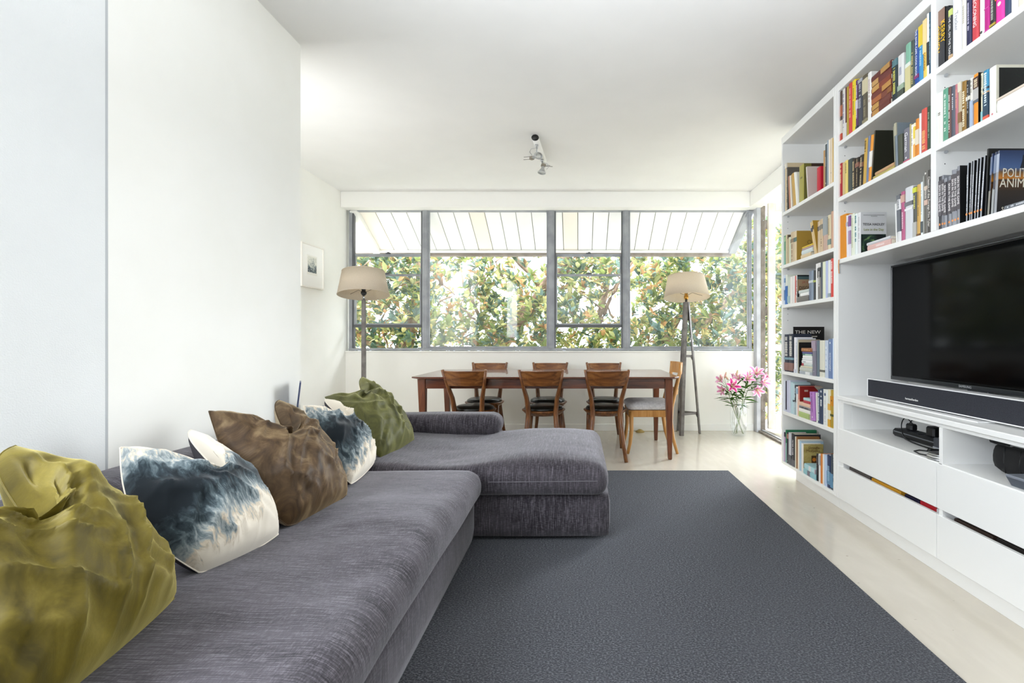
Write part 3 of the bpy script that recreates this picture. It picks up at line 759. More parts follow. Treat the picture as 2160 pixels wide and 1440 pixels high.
def legpt(p, z): k = 1-z/1.50; q = p.normalized()*.026; return Vector((q.x+(p.x-q.x)*k, q.y+(p.y-q.y)*k, z))
for p in fp:
    d = p.normalized(); t = Vector((-d.y, d.x, 0))
    mb = MB()
    lo, hi = legpt(p, 0), legpt(p, 1.50)
    for off, w, th in ((0, .019, .003),):
        for sgn in (-1, 1):                       # an angle section: two flanges meeting at the outer edge
            e = (t*sgn*.8 - d*.6).normalized()
            n_ = Vector((e.y, -e.x, 0))*.0022
            vs = []
            for q in (lo, hi):
                for a, b in ((0, 1), (.034, 1), (.034, -1), (0, -1)): vs.append(q + d*.012 + e*a + n_*b)
            mb.add(vs, [(0, 1, 2, 3), (4, 5, 6, 7), (0, 1, 5, 4), (1, 2, 6, 5), (2, 3, 7, 6), (3, 0, 4, 7)])
    mb.build('leg', M_STEEL, tl)
mb = MB().lathe([(.030, 1.29), (.028, 1.50), (0, 1.505)], 6, cap0=True, smooth=False); mb.build('top_collar', M_STEEL_D, tl)
def lampbrace(z):
    q = [legpt(p, z) for p in fp]
    for a in range(3):
        A, B = q[a], q[(a+1) % 3]
        d = (B-A).normalized(); u_ = Vector((0, 0, 1)); n_ = d.cross(u_)*.003
        L = (B-A).length; w = .012; g = .045
        prof = [(0, -g), (.012, -g), (.03, -w), (L-.03, -w), (L-.012, -g), (L, -g), (L, .022), (L-.012, .022), (L-.02, w), (.02, w), (.012, .022), (0, .022)]
        vs = [A+d*x+u_*y+n_ for x, y in prof]+[A+d*x+u_*y-n_ for x, y in prof]; n = len(prof)
        MB().add(vs, [tuple(range(n)), tuple(range(n, 2*n))[::-1]]+[(i, (i+1) % n, n+(i+1) % n, n+i) for i in range(n)]).build('brace', M_STEEL, tl)
        for x, y in ((.008, .010), (.008, -.03), (L-.008, .010), (L-.008, -.03)):
            for sg in (1, -1): MB().lathe([(.004, 0), (.003, .003), (0, .004)], 6, Matrix.Translation(A+d*x+u_*y+n_*sg) @ n_.normalized().to_track_quat('Z', 'Y').to_matrix().to_4x4() @ Matrix.Scale(sg, 4)).build('rivet', M_CHROME, tl)
lampbrace(.885); lampbrace(.235)
tag(MB().tube([(1.17, 5.555, .004), (1.10, 5.52, .004), (1.02, 5.553, .004), (.95, 5.50, .004), (.86, 5.54, .004), (.76, 5.53, .004), (.66, 5.55, .004)], .0035, 6).build('cord', pm('cream_cord', '#cbbd9b', .5)), 'thin cream lamp cord along the foot of the window wall', 'cord')
tag(MB().lathe([(.05, .0), (.05, .012), (.035, .02), (.015, .032), (0, .034)], 16).build('floor_outlet', pm('aged_brass_floor', '#a98f4e', .5)), 'small brass floor outlet by the wall behind the table', 'outlet')
bpy.data.objects['floor_outlet'].location = (.715, 5.50, 0)
ll = thing('floor_lamp', 'floor lamp on one square grey steel pole with a tilted beige shade in the corner', 'lamp', (-2.232, 4.93, 0))
shade(ll, 1.660, .250, .205, .245, math.radians(8), math.radians(-4))
MB().tube([(0, 0, .02), (0, 0, 1.49)], [.027, .023], 4, smooth=False).build('pole', M_STEEL, ll)
MB().tube([(0, 0, 1.49), (0, 0, 1.54)], .011, 8).build('neck', M_CHROME, ll)
MB().lathe([(0, 1.535), (.016, 1.535), (.028, 1.552), (.028, 1.568), (.02, 1.58), (.02, 1.60), (0, 1.60)], 14).build('lamp_socket', M_BLACK, ll)
MB().lathe([(.012, 1.60), (.03, 1.64), (.032, 1.67), (.02, 1.70), (0, 1.705)], 16).build('bulb', MATS['bulb_opal'], ll)
MB().lathe([(0, 0), (.16, 0), (.16, .015), (.15, .022), (0, .024)], 32).build('base', M_STEEL, ll)

# ------------------------------------------------------------------ glass vase with lilies
M_VASE = glassmat('vase_glass', .015, .14, (.985, .99, .988))
VX, VY = 1.795, 5.31
vz = thing('glass_vase', 'clear glass vase on the floor holding pink lilies', 'vase', (VX, VY, 0))
pr = [(0, .002), (.068, .002), (.074, .01), (.084, .08), (.0915, .17), (.092, .24), (.088, .32), (.081, .378), (.0785, .380), (.079, .376), (.086, .32), (.0895, .24), (.089, .17), (.081, .08), (.070, .022), (0, .018)]
MB().lathe(pr, 40).build('vessel', M_VASE, vz)
MB().lathe([(0, .020), (.069, .024), (.076, .06), (.078, .075), (0, .075)], 32).build('water', glassmat('vase_water', .01, .05, (.98, .99, .985)), vz)
M_STEM = noisy('lily_stem', '#5f7f3a', '#7a9650', 20, .5); M_LLEAF = leafmat('lily_leaf', '#1f400e', '#3f6a1a'); M_BUD = noisy('lily_bud', '#b9b878', '#d98fa0', 14, .5)
M_PETAL = pm('lily_petal', '#e88fc0', .6, .2); M_PETAL_D = pm('lily_petal_deep', '#d0358f', .6, .2); M_ANTHER = pm('lily_anther', '#9a5a28', .7); M_PISTIL = pm('lily_throat', '#c9c98a', .6)
def _pet(m, deep, pale):
    g = NG(m); sep = g.n.new('ShaderNodeSeparateXYZ'); g.l.new(g.tc.outputs['UV'], sep.inputs[0])
    e = g.math('ABSOLUTE', g.math('SUBTRACT', sep.outputs[0], .5)); g.color(g.ramp(g.math('ADD', e, g.math('MULTIPLY', sep.outputs[1], .12)), [(.12, deep), (.36, pale), (.52, '#fbf0f5')]))
_pet(M_PETAL, '#e07ab2', '#f0bcd8'); _pet(M_PETAL_D, '#c4187c', '#e36cb0')
def petalmesh(m):
    nx, ny = 4, 8; vs = []
    for j in range(ny+1):
        t = j/ny; w = .021*math.sin(PI*min(1, t*.92+.08))**.7
        y = .105*math.sin(t*1.35)/math.sin(1.35); z = .035*math.sin(t*PI*.62) - .075*max(0, t-.5)**1.5
        for i in range(nx+1):
            s = i/nx*2-1; vs.append((s*w, y, z+.006*s*s+.002*math.sin(9*t)*abs(s)))
    fs = [(j*(nx+1)+i, j*(nx+1)+i+1, (j+1)*(nx+1)+i+1, (j+1)*(nx+1)+i) for j in range(ny) for i in range(nx)]
    me = MB().add(vs, fs, True).mesh('petal', m, False); uv = me.uv_layers.new(name='UVMap')
    for lp in me.loops: k = lp.vertex_index; uv.data[lp.index].uv = ((k % 5)/4, (k//5)/8)
    return me
PM = [petalmesh(M_PETAL), petalmesh(M_PETAL_D)]
LM = MB().add([(0, 0, 0), (-.010, .03, .004), (0, .03, 0), (.010, .03, .004), (-.011, .07, .002), (0, .07, -.003), (.011, .07, .002), (0, .13, -.014)], LEAF_F).mesh('lily_leaf', M_LLEAF, False)
bm_ = MB().lathe([(.003, 0), (.006, .04), (.002, .06), (0, .062)], 8)
for k in range(6):
    a = k*PI/3; tip = (.022*math.cos(a), .022*math.sin(a), .075)
    bm_.tube([(0, 0, .01), (.012*math.cos(a), .012*math.sin(a), .05), tip], .0012, 4)
    bm_.box(tip[0]-.006, tip[0]+.006, tip[1]-.002, tip[1]+.002, tip[2]-.002, tip[2]+.002)
BL = bm_.mesh('bloom', M_PISTIL)
def bloom(parent, pos, axis, kind, size=1.0, rs=0):
    size *= 1.15
    o = bpy.data.objects.new('bloom', BL); link(o, parent)
    q = Vector(axis).normalized().to_track_quat('Z', 'Y').to_matrix().to_4x4()
    o.matrix_local = Matrix.Translation(pos) @ q @ Matrix.Scale(size, 4)
    for k in range(6):
        p = bpy.data.objects.new('petal', PM[kind]); link(p, o)
        p.matrix_local = Matrix.Rotation(k*PI/3+rs, 4, 'Z') @ Matrix.Rotation(.55+.1*(k % 2)+.05*math.sin(k*3+rs), 4, 'X') @ Matrix.Scale(.92+.1*math.sin(k*2.1+rs), 4)
def bud(parent, a, b, r=.011):
    a = Vector(a); b = Vector(b); MB().tube([a, a.lerp(b, .25), a.lerp(b, .6), a.lerp(b, .9), b], [r*.5, r*.9, r, r*.6, r*.15], 8).build('bud', M_BUD, parent)
def P2(u, v, dy=0): p = at(u, v, VY+dy); return Vector((p.x-VX, p.y-VY, p.z))
def lily(label, base, path, leaves_, blooms, buds):
    r = thing('lily_stem', label, 'flower', (VX, VY, 0), group='lilies in the glass vase')
    pts = [Vector(base)]+[P2(*p) for p in path]
    MB().tube(pts, .0035, 6).build('stem', M_STEM, r)
    for (f, az, el, L) in leaves_:
        k = f*(len(pts)-1); i = min(int(k), len(pts)-2); p = pts[i].lerp(pts[i+1], k-i)
        d = Vector((math.cos(az)*math.cos(el), math.sin(az)*math.cos(el), math.sin(el)))
        o = bpy.data.objects.new('leaf', LM); link(o, r); o.matrix_local = leaf_matrix(p, d, rng.uniform(-.4, .4), L*1.45)
    for (u, v, dy, ax, kind, size, rs) in blooms:
        p = P2(u, v, dy); o = pts[-1]
        MB().tube([pts[-2].lerp(pts[-1], .7), p.lerp(o, .4)+Vector((0, 0, -.01)), p], .0022, 5).build('flower_stalk', M_STEM, r); bloom(r, p, ax, kind, size, rs)
    for (u, v, u2, v2, dy) in buds:
        MB().tube([pts[-2].lerp(pts[-1], .8), P2(u, v, dy)], .0018, 5).build('flower_stalk', M_STEM, r); bud(r, P2(u, v, dy), P2(u2, v2, dy), .010)
    return r
def lv(n, f0, f1, el=.35, L=1.0, seed=0): return [(f0+(f1-f0)*i/max(1, n-1), seed+i*2.4, el+.3*math.sin(i*1.7+seed), L*(.85+.3*math.sin(i*2.3)**2)) for i in range(n)]
lily('lily with a deep magenta open bloom low over the vase rim', (.045, .01, .022), [(1556, 880), (1548, 848), (1542, 825)], lv(12, .55, .95, .2, .95, .5), [(1541, 815, -.06, (.1, -1, .25), 1, 1.0, .3), (1530, 822, .0, (-.9, -.5, .0), 0, .85, .9)], [(1524, 800, 1519, 790, 0)])
lily('lily stem leaning to the table side with pale trumpets and closed buds', (.05, -.01, .022), [(1553, 878), (1541, 845), (1532, 812)], lv(12, .5, .92, .3, .95, 1.5), [(1524, 806, .03, (-.7, -.3, .6), 0, .8, .2), (1545, 800, .05, (.3, -.2, .9), 0, .75, 1.1)], [(1528, 798, 1532, 784, 0), (1536, 800, 1529, 792, -.02)])
lily('upright lily in the middle of the vase topped by a single pink bud', (-.02, .0, .022), [(1556, 870), (1553, 830), (1553, 800)], lv(9, .5, .9, .5, .8, 2.2), [], [(1553, 793, 1556, 780, 0)])
lily('lily with pale pink blooms bending towards the door frame', (-.05, .012, .022), [(1562, 870), (1570, 825), (1578, 805)], lv(12, .5, .95, .3, .95, 3.1), [(1575, 802, -.03, (.0, -.8, .5), 0, .9, .0), (1561, 801, .0, (-.6, -.5, .5), 0, .75, .7), (1592, 818, -.05, (.2, -.9, -.4), 0, 1.0, .4)], [(1581, 795, 1583, 782, 0)])
lily('tallest lily on the door side with three large pink blooms', (-.04, -.015, .022), [(1563, 872), (1574, 830), (1592, 795)], lv(11, .45, .9, .25, 1.0, 4.2), [(1602, 806, -.04, (.6, -.8, .1), 0, 1.05, .2), (1594, 792, -.02, (-.1, -.8, .7), 0, 1.05, .9), (1606, 797, .02, (.9, -.3, .3), 0, .9, .5)], [(1598, 785, 1602, 775, 0), (1606, 790, 1608, 785, 0)])

# ------------------------------------------------------------------ framed print on the alcove wall
pf = thing('picture_frame', 'small framed etching in a white mount on the alcove wall', 'picture', (FX0, 4.865, 1.825))
MW = pm('frame_white', '#f0ece4', .4)
hw, hh = .205, .222
for b in ((-hw, hw, hh-.014, hh), (-hw, hw, -hh, -hh+.014)): MB().box(0, .022, b[0], b[1], b[2], b[3], .002).build('frame_bar', MW, pf)
for b in ((-hw, -hw+.014), (hw-.014, hw)): MB().box(0, .022, b[0], b[1], -hh+.014, hh-.014, .002).build('frame_bar', MW, pf)
MB().box(0, .012, -hw+.014, hw-.014, -hh+.014, hh-.014).build('mount_board', pm('mount_white', '#fbfaf7', .8), pf)
M_ETCH = pm('etching', '#8b9296', .8)
def _et():
    g = NG(M_ETCH); a = g.noise(g.map(scale=(1, 1, 1)), 22, 6, .7, 1.5); sep = g.n.new('ShaderNodeSeparateXYZ'); g.l.new(g.tc.outputs['Object'], sep.inputs[0])
    f = g.math('ADD', a, g.math('MULTIPLY', sep.outputs[2], 1.4)); g.color(g.ramp(f, [(.38, '#39424a'), (.46, '#7f8b8f'), (.56, '#d5d6cc'), (.7, '#eeece2')]))
_et()
MB().box(.0115, .0125, -.10, .085, -.09, .11).build('plate_mark', pm('etching_paper', '#f3f1ea', .8), pf)
MB().box(.0122, .0132, -.085, .07, -.065, .095).build('etching', M_ETCH, pf)

# ------------------------------------------------------------------ ceiling spotlight rail
sr = thing('spotlight_rail', 'short white ceiling rail with two bare low-voltage spotlights', 'light', (-.35, 4.17, H))
MB().tube([(-.008, -.235, -.026), (.022, .29, -.026)], [(.030, .024)]*2, 16, up=(0, 0, 1)).build('rail', M_TRIM, sr)
MB().tube([(-.0086, -.245, -.026), (-.008, -.233, -.026)], [(.031, .0245)]*2, 16, up=(0, 0, 1)).build('end_cap', M_BLACK, sr)
def spot(x, y, drop, aim, side):
    hd = bpy.data.objects.new('spotlight', None); link(hd, sr); hd.location = (x, y, -.05); hd.scale = (1.35, 1.35, 1.0)
    MB().lathe([(0, 0), (.012, 0), (.012, -.012), (.006, -.016), (.006, -.03), (0, -.03)], 10).build('rail_plug', M_CHROME, hd)
    MB().tube([(0, 0, -.02), (0, 0, -drop)], .0032, 6).build('drop_rod', M_CHROME, hd)
    MB().tube([(.003, 0, -.02), (side*.035, .0, -.035), (side*.045, 0, -drop+.025), (side*.030, 0, -drop)], .002, 5).build('feed_wire', M_CHROME, hd)
    R = Matrix.Translation((0, 0, -drop-.012)) @ Vector(aim).normalized().to_track_quat('Z', 'Y').to_matrix().to_4x4()
    MB().lathe([(.010, -.045), (.012, -.02), (.020, .0), (.027, .016), (.026, .018), (.018, .002), (.010, -.01)], 18, R).build('reflector', glassmat('reflector_glass', .45, .35, (.8, .8, .78)) if 'rg' not in MATS else MATS['rg'], hd)
    MB().lathe([(.026, .014), (.029, .014), (.029, .022), (.026, .022), (.026, .014)], 18, R).build('retaining_ring', M_CHROME, hd)
    MB().box(-.012, .012, -.014, .014, -.068, -.040, .003, R).build('lamp_holder', pm('ceramic_grey', '#8d8578', .6), hd)
    for dy in (-.010, .010): MB().tube([R @ Vector((0, dy, -.05)), R @ Vector((.0, dy, -.05))+Vector((side*.055, 0, -.004))], .0022, 6).build('swivel_pin', M_STEEL, hd)
spot(-.003, -.15, .085, (.75, -.9, -.15), -1)
spot(.017, .19, .088, (-.15, -.1, -1), 1)
# ------------------------------------------------------------------ built-in shelving
XF, XB = 1.64, 2.085
def part(root, name, *b, m=M_CAB, bev=.0015):
    o = root.location; return MB().box(b[0]-o.x, b[1]-o.x, b[2]-o.y, b[3]-o.y, b[4]-o.z, b[5]-o.z, bev).build(name, m, root)
M_CLIP = glassmat('clear_clip', .5, .2)
def clips(root, Y, zs):
    o = root.location
    for z in zs:
        MB().box(1.675-o.x, 1.690-o.x, Y-.016-o.y, Y-o.y, z-.040-o.z, z-.027-o.z, .004).tube([(1.682-o.x, Y-.001-o.y, z-.033-o.z), (1.682-o.x, Y-.012-o.y, z-.030-o.z)], .004, 6).build('shelf_clip', M_CLIP, root)
        for dz in ((.075, .125) if Y > 3.5 else (.085,)):
            MB().lathe([(0, 0), (.0028, 0)], 8, Matrix.Translation((1.682-o.x, Y-.0006-o.y, z-dz-o.z)) @ Matrix.Rotation(PI/2, 4, 'X')).build('pin_hole', M_BLACK, root)
bk = thing('bookcase', 'tall narrow white bookcase unit nearest the glazed door', 'bookcase', (1.86, 3.43, 0))
part(bk, 'side_panel', XF, XB, 3.808, 3.831, .087, 2.705); part(bk, 'side_panel', XF, XB, 3.0225, 3.048, .087, 2.705)
part(bk, 'top_board', XF, XB, 3.048, 3.808, 2.65, 2.705)
ZL = [2.099, 1.677, 1.360, .829, .510]
for z in ZL: part(bk, 'shelf', XF, XB, 3.048, 3.808, z-.026, z)
part(bk, 'shelf', XF, XB, 3.048, 3.808, .087, .107)
part(bk, 'back_panel', XB, XB+.012, 3.0225, 3.831, .087, 2.705, bev=0); part(bk, 'plinth', 1.68, 2.06, 3.05, 3.66, 0, .087)
clips(bk, 3.808, (2.099, 1.677, 1.360))
b2 = thing('bookcase', 'wide white two-bay shelving above and around the television', 'bookcase', (1.86, 2.2, 0))
part(b2, 'side_panel', XF, XB, 2.993, 3.0205, .087, 2.705); part(b2, 'side_panel', XF, XB, 1.395, 1.42, .087, 2.705)
part(b2, 'divider', XF, XB, 2.176, 2.207, 1.59, 2.65)
part(b2, 'top_board', XF, XB, 1.42, 2.993, 2.65, 2.705)
for z in (2.33, 1.98):
    part(b2, 'shelf', XF, XB, 2.207, 2.993, z-.027, z); part(b2, 'shelf', XF, XB, 1.42, 2.176, z-.027, z)
part(b2, 'shelf', XF, XB, 1.42, 2.993, 1.562, 1.59); part(b2, 'back_panel', XB, XB+.012, 1.395, 3.0205, .087, 2.705, bev=0)
clips(b2, 2.993, (2.33, 1.98)); clips(b2, 2.176, (2.33, 1.98))
mc = thing('media_cabinet', 'low white cabinet of drawers and open niches under the television', 'cabinet', (1.86, 2.2, 0))
part(mc, 'worktop', 1.632, XB, 1.42, 2.992, .708, .733, bev=.003)
part(mc, 'rail', 1.648, XB, 1.42, 2.95, .690, .708); part(mc, 'filler', 1.648, 1.70, 2.95, 2.992, .087, .708)
part(mc, 'niche_side', 1.70, XB, 2.95, 2.97, .087, .690)
part(mc, 'niche_floor', 1.644, XB, 1.42, 2.95, .508, .528); part(mc, 'niche_divider', 1.644, XB, 2.142, 2.162, .10, .690)
part(mc, 'cabinet_floor', 1.66, XB, 1.42, 2.95, .087, .105); part(mc, 'plinth', 1.68, 2.06, 1.42, 3.05, 0, .087)
for y0, y1 in ((2.1745, 2.992), (1.42, 2.1705)):
    for z0, z1 in ((.320, .524), (.088, .291)):
        d = bpy.data.objects.new('drawer', None); link(d, mc)
        MB().box(XF-1.86, XF+.019-1.86, y0-2.2, y1-2.2, z0, z1, .0015).build('drawer_front', M_CAB, d)
        yi0, yi1 = (2.172, 2.945) if y0 > 2.17 else (1.43, 2.135)
        b = MB()
        zt = z1-.03 if z0 < .2 else z1-.04
        b.box(XF+.02-1.86, 2.05-1.86, yi0-2.2, yi0+.012-2.2, z0+.02, zt).box(XF+.02-1.86, 2.05-1.86, yi1-.012-2.2, yi1-2.2, z0+.02, zt).box(XF+.02-1.86, 2.05-1.86, yi0-2.2, yi1-2.2, z0+.012, z0+.024)
        b.build('drawer_box', M_CAB, d)
# what shows through the slot above the lower drawers
M_DK = pm('dark_grey_card', '#4d4846', .6)
def slot(name, label, cat, u0, u1, col, z1, x0=1.672, x1=1.86, z0=.116):
    y0, y1 = 1640/(u0-1220), 1640/(u1-1220)
    o = MB().box(-(x1-x0)/2, (x1-x0)/2, -(y0-y1)/2, (y0-y1)/2, 0, z1-z0, .004).build(name, pm('slot_'+col, col, .4)); o.location = ((x0+x1)/2, (y0+y1)/2, z0); tag(o, label, cat)
slot('file_box', 'dark grey box edge in the lower drawer, nearest the bookcase', 'box', 1780, 1822, '#5b5451', .304)
slot('padded_envelope', 'golden yellow package showing in the drawer slot', 'package', 1826, 1886, '#d39a2c', .300)
slot('game_case', 'dark navy case in the drawer slot beside the yellow package', 'box', 1894, 1924, '#221f3a', .298)
slot('gift_box', 'bright red box showing in the drawer slot', 'box', 1926, 1959, '#b8222c', .303)
slot('paper_pad', 'white pad standing next to the red box in the drawer slot', 'pad', 1960, 1967, '#e2e2e4', .302)
slot('dark_pouch', 'dark slate pouch at the drawer slot end by the divider', 'pouch', 1968, 1973, '#3d4452', .300)
slot('leather_pouch', 'dark brown leather pouch in the second drawer slot', 'pouch', 1996, 2076, '#3a2c26', .296)
slot('bag_of_cables', 'black bag in the second drawer slot beyond the brown pouch', 'bag', 2084, 2150, '#25211f', .300)

# ------------------------------------------------------------------ television and sound bar
TX = 1.93
tv = thing('television', 'large black flat television on a silver stand in the shelving niche', 'television', (TX, 2.30, .733))
ty0, ty1 = 2.923, 1.69; tz0, tz1 = .842, 1.538
def tvb(name, x0, x1, a, b, z0, z1, m, bev=.002): return MB().box(x0-TX, x1-TX, a-2.3, b-2.3, z0-.733, z1-.733, bev).build(name, m, tv)
M_BEZ = pm('tv_bezel', '#17181a', .25); M_SCR = pm('tv_screen', '#050607', .10, .12)
M_TVS = pm('tv_silver', '#8b8e93', .3, metal=.8)
tvb('casing', TX+.004, TX+.040, ty1, ty0, tz0, tz1, M_BLACK, .006)
tvb('bezel', TX-.004, TX+.006, ty1, ty0, tz1-.010, tz1, M_BEZ); tvb('bezel', TX-.004, TX+.006, ty0-.010, ty0, tz0, tz1, M_BEZ)
tvb('bezel', TX-.004, TX+.006, ty1, ty1+.010, tz0, tz1, M_BEZ); tvb('bezel', TX-.005, TX+.006, ty1, ty0, tz0, tz0+.022, pm('tv_chin', '#2b2d30', .3))
tvb('bezel_edge', TX-.006, TX-.002, ty1, ty0, tz1-.002, tz1+.002, M_TVS, .0005)
tvb('screen', TX-.001, TX+.005, ty1+.010, ty0-.010, tz0+.022, tz1-.010, M_SCR, 0)
M_WTXT = pm('print_white', '#f2f2f0', .5); M_STXT = pm('print_silver', '#b7babd', .4)
text('SAMSUNG', M_STXT, .017, (-.0056, 2.36-2.3, tz0+.011-.733), (0, -1, 0), (0, 0, 1), tv, 'brand_mark')
tvb('stand_neck', TX+.005, TX+.03, 2.24, 2.36, .76, .86, M_TVS); tvb('stand_base', 1.85, 2.03, 2.0, 2.62, .7335, .748, M_TVS, .004)
sb = thing('sound_bar', 'long sound bar with dark cloth front and white rim before the television', 'speaker', (1.74, 2.30, .733))
sy0, sy1, sz0, sz1 = 2.852, 1.72, .745, .853
def sbb(name, x0, x1, a, b, z0, z1, m, bev=.002): return MB().box(x0-1.74, x1-1.74, a-2.3, b-2.3, z0-.733, z1-.733, bev).build(name, m, sb)
M_SBW = pm('gloss_white', '#f4f4f4', .2); M_CLOTH = noisy('speaker_cloth', '#22232a', '#32343c', 300, .85, .3, 500, bdist=.001)
for b in ((sy1, sy0, sz1-.005, sz1), (sy1, sy0, sz0, sz0+.005)): sbb('rim', 1.736, 1.80, *b, M_SBW)
for b in ((sy0-.005, sy0), (sy1, sy1+.005)): sbb('rim', 1.736, 1.80, b[0], b[1], sz0+.005, sz1-.005, M_SBW)
sbb('speaker_grille', 1.7395, 1.795, sy1+.005, sy0-.005, sz0+.005, sz1-.005, M_CLOTH, 0)
sbb('stand_foot', 1.70, 1.78, 2.02, 2.71, .7335, .7395, M_SBW); sbb('stand_block', 1.75, 1.78, 2.1, 2.6, .739, .746, M_BLACK)
text('harman/kardon', M_WTXT, .0155, (-.0008, 2.475-2.3, sz0+.030-.733), (0, -1, 0), (0, 0, 1), sb, 'brand_mark', extrude=.0005)

# ------------------------------------------------------------------ things in the two niches
ps = thing('power_strip', 'black power strip with plugs lying in the open niche under the sound bar', 'power strip', (1.88, 2.50, .528))
MB().box(-.05, .05, -.12, .27, .0, .045, .012).build('body', M_BLACK, ps)
M_SOC = pm('socket_grey', '#2c2e31', .5)
for k in range(4): MB().box(-.038, .030, -.10+k*.085, -.032+k*.085, .044, .048, .002).build('socket', M_SOC, ps)
MB().box(-.02, .02, .15, .20, .046, .085, .008).build('plug', M_BLACK, ps); MB().box(-.03, .03, -.03, .03, .046, .100, .008).build('plug', M_BLACK, ps)
MB().box(-.0525, -.0495, -.11, .25, .028, .033, .001).build('edge_strip', pm('strip_grey', '#6d7076', .4), ps)
sw = thing('audio_switch', 'dark audio switch box with rows of gold sockets in the niche', 'audio box', (1.85, 2.275, .528))
MB().box(-.085, .085, -.085, .085, .02, .075, .004).build('case', pm('slate_plastic', '#3a3e46', .4), sw)
MB().box(-.087, -.084, -.085, .085, .022, .03, .001).build('front_edge', pm('edge_grey', '#8f939b', .35), sw)
for x in (-.055, -.015):
    for y in (.015, .04, .065): MB().lathe([(.0065, 0), (.0065, .016), (.004, .018), (0, .018)], 10, Matrix.Translation((x, y, .075))).build('gold_socket', M_BRASS, sw)
for y in (-.06, -.02): MB().box(-.05, .02, y-.015, y+.015, .0745, .078, .002).build('button', M_BLACK, sw)
for sx in (-.07, .07):
    for sy in (-.07, .07): MB().box(sx-.008, sx+.008, sy-.008, sy+.008, 0, .021, .002).build('foot', M_BLACK, sw)
def cable(label, pts, r=.003):
    P = [Vector(p) for p in pts]; Q = []
    for i in range(len(P)-1):
        p0, p1, p2, p3 = P[max(i-1, 0)], P[i], P[i+1], P[min(i+2, len(P)-1)]
        for k in range(6):
            t = k/6; Q.append(.5*((2*p1)+(p2-p0)*t+(2*p0-5*p1+4*p2-p3)*t*t+(3*p1-p0-3*p2+p3)*t**3))
    Q.append(P[-1]); o = MB().tube(Q, r, 6).build('cable', M_BLACK); tag(o, label, 'cable', 'cables in the open niche')
cable('black cable hanging from the worktop down to the niche floor', [(2.04, 2.78, .688), (1.98, 2.80, .62), (1.94, 2.82, .545), (1.90, 2.78, .532), (1.84, 2.68, .532), (1.80, 2.55, .532), (1.79, 2.42, .532)])
cable('black cable looping out of the power strip plug', [(1.88, 2.66, .61), (1.87, 2.71, .64), (1.84, 2.70, .60), (1.815, 2.64, .545), (1.80, 2.52, .533), (1.80, 2.40, .533)])
cable('thin black cable end curling on the niche floor by the coil', [(1.80, 2.44, .531), (1.77, 2.40, .531), (1.745, 2.37, .531), (1.75, 2.33, .531), (1.78, 2.33, .531)], .0022)
coil = MB()
cpts = [(.058*math.cos(a)*(1+.04*math.sin(a*.37)), .075*math.sin(a)*(1+.05*math.cos(a*.29)), .004+.0048*(a/6.283)) for a in [i*.25 for i in range(126)]]
coil.tube(cpts, .0032, 6); coil.tube([(-.055, .02, .006), (-.075, .07, .004), (-.06, .13, .004), (-.02, .15, .004), (.01, .12, .004), (0, .08, .006)], .0032, 6)
co = coil.build('coiled_cable', M_BLACK); co.location = (1.735, 2.235, .529); tag(co, 'black cable wound in a coil at the niche divider', 'cable')
for k in range(3):
    o = MB().lathe([(0, 0), (.055, 0), (.058, .002), (.058, .007), (.052, .009), (0, .008)], 28).build('disc_tin', M_CHROME if k != 1 else pm('pale_tin', '#d5d5d2', .35, metal=.6))
    o.location = (1.70+.003*k, 2.222-.002*k, .5285+k*.0097); tag(o, ['lowest silver disc of the small stack in the niche front', 'pale middle disc of the small stack in the niche front', 'topmost silver disc of the small stack in the niche front'][k], 'disc', 'stacked discs in the open niche')
bag = thing('camera_bag', 'black fabric camera bag with silver clip in the second niche', 'bag', (1.87, 1.86, .529))
v_, f_ = softbox(-.10, .10, -.13, .16, 0, .135, .03, (8, 10, 6), belly=.012, disp=lambda p, a, b, c: p+Vector((nz(p, 14, .004), nz(p, 12, .004, 3), 0))); MB().add(v_, f_, True).build('bag_body', pm('black_nylon', '#0d0d0f', .8), bag)
v_, f_ = softbox(-.115, .10, -.135, .172, .118, .15, .012, (8, 10, 3)); MB().add(v_, f_, True).build('bag_flap', MATS['black_nylon'], bag)
MB().tube([(-.118, .06, .13), (-.125, .04, .137), (-.125, -.01, .137), (-.118, -.03, .125)], .004, 6).build('strap_clip', M_CHROME, bag)
for y in (.10, .03, -.05): MB().tube([(-.104, y, .01), (-.111, y, .06), (-.106, y, .115)], .0025, 5).build('piping', M_BLACK, bag)
rc = thing('card_reader', 'small slate grey device lying in front of the camera bag', 'device', (1.70, 1.778, .529))
MB().add([(-.03, -.05, .0), (.03, -.05, 0), (.03, .05, 0), (-.03, .05, 0), (-.042, -.06, .032), (.042, -.06, .032), (.042, .06, .032), (-.042, .06, .032)], [(3, 2, 1, 0), (4, 5, 6, 7), (0, 1, 5, 4), (1, 2, 6, 5), (2, 3, 7, 6), (3, 0, 4, 7)]).build('body', pm('slate_device', '#4c525c', .4), rc)
MB().box(-.044, .044, -.062, .062, .031, .042, .003).build('lid', pm('device_lid', '#7b808a', .35), rc)

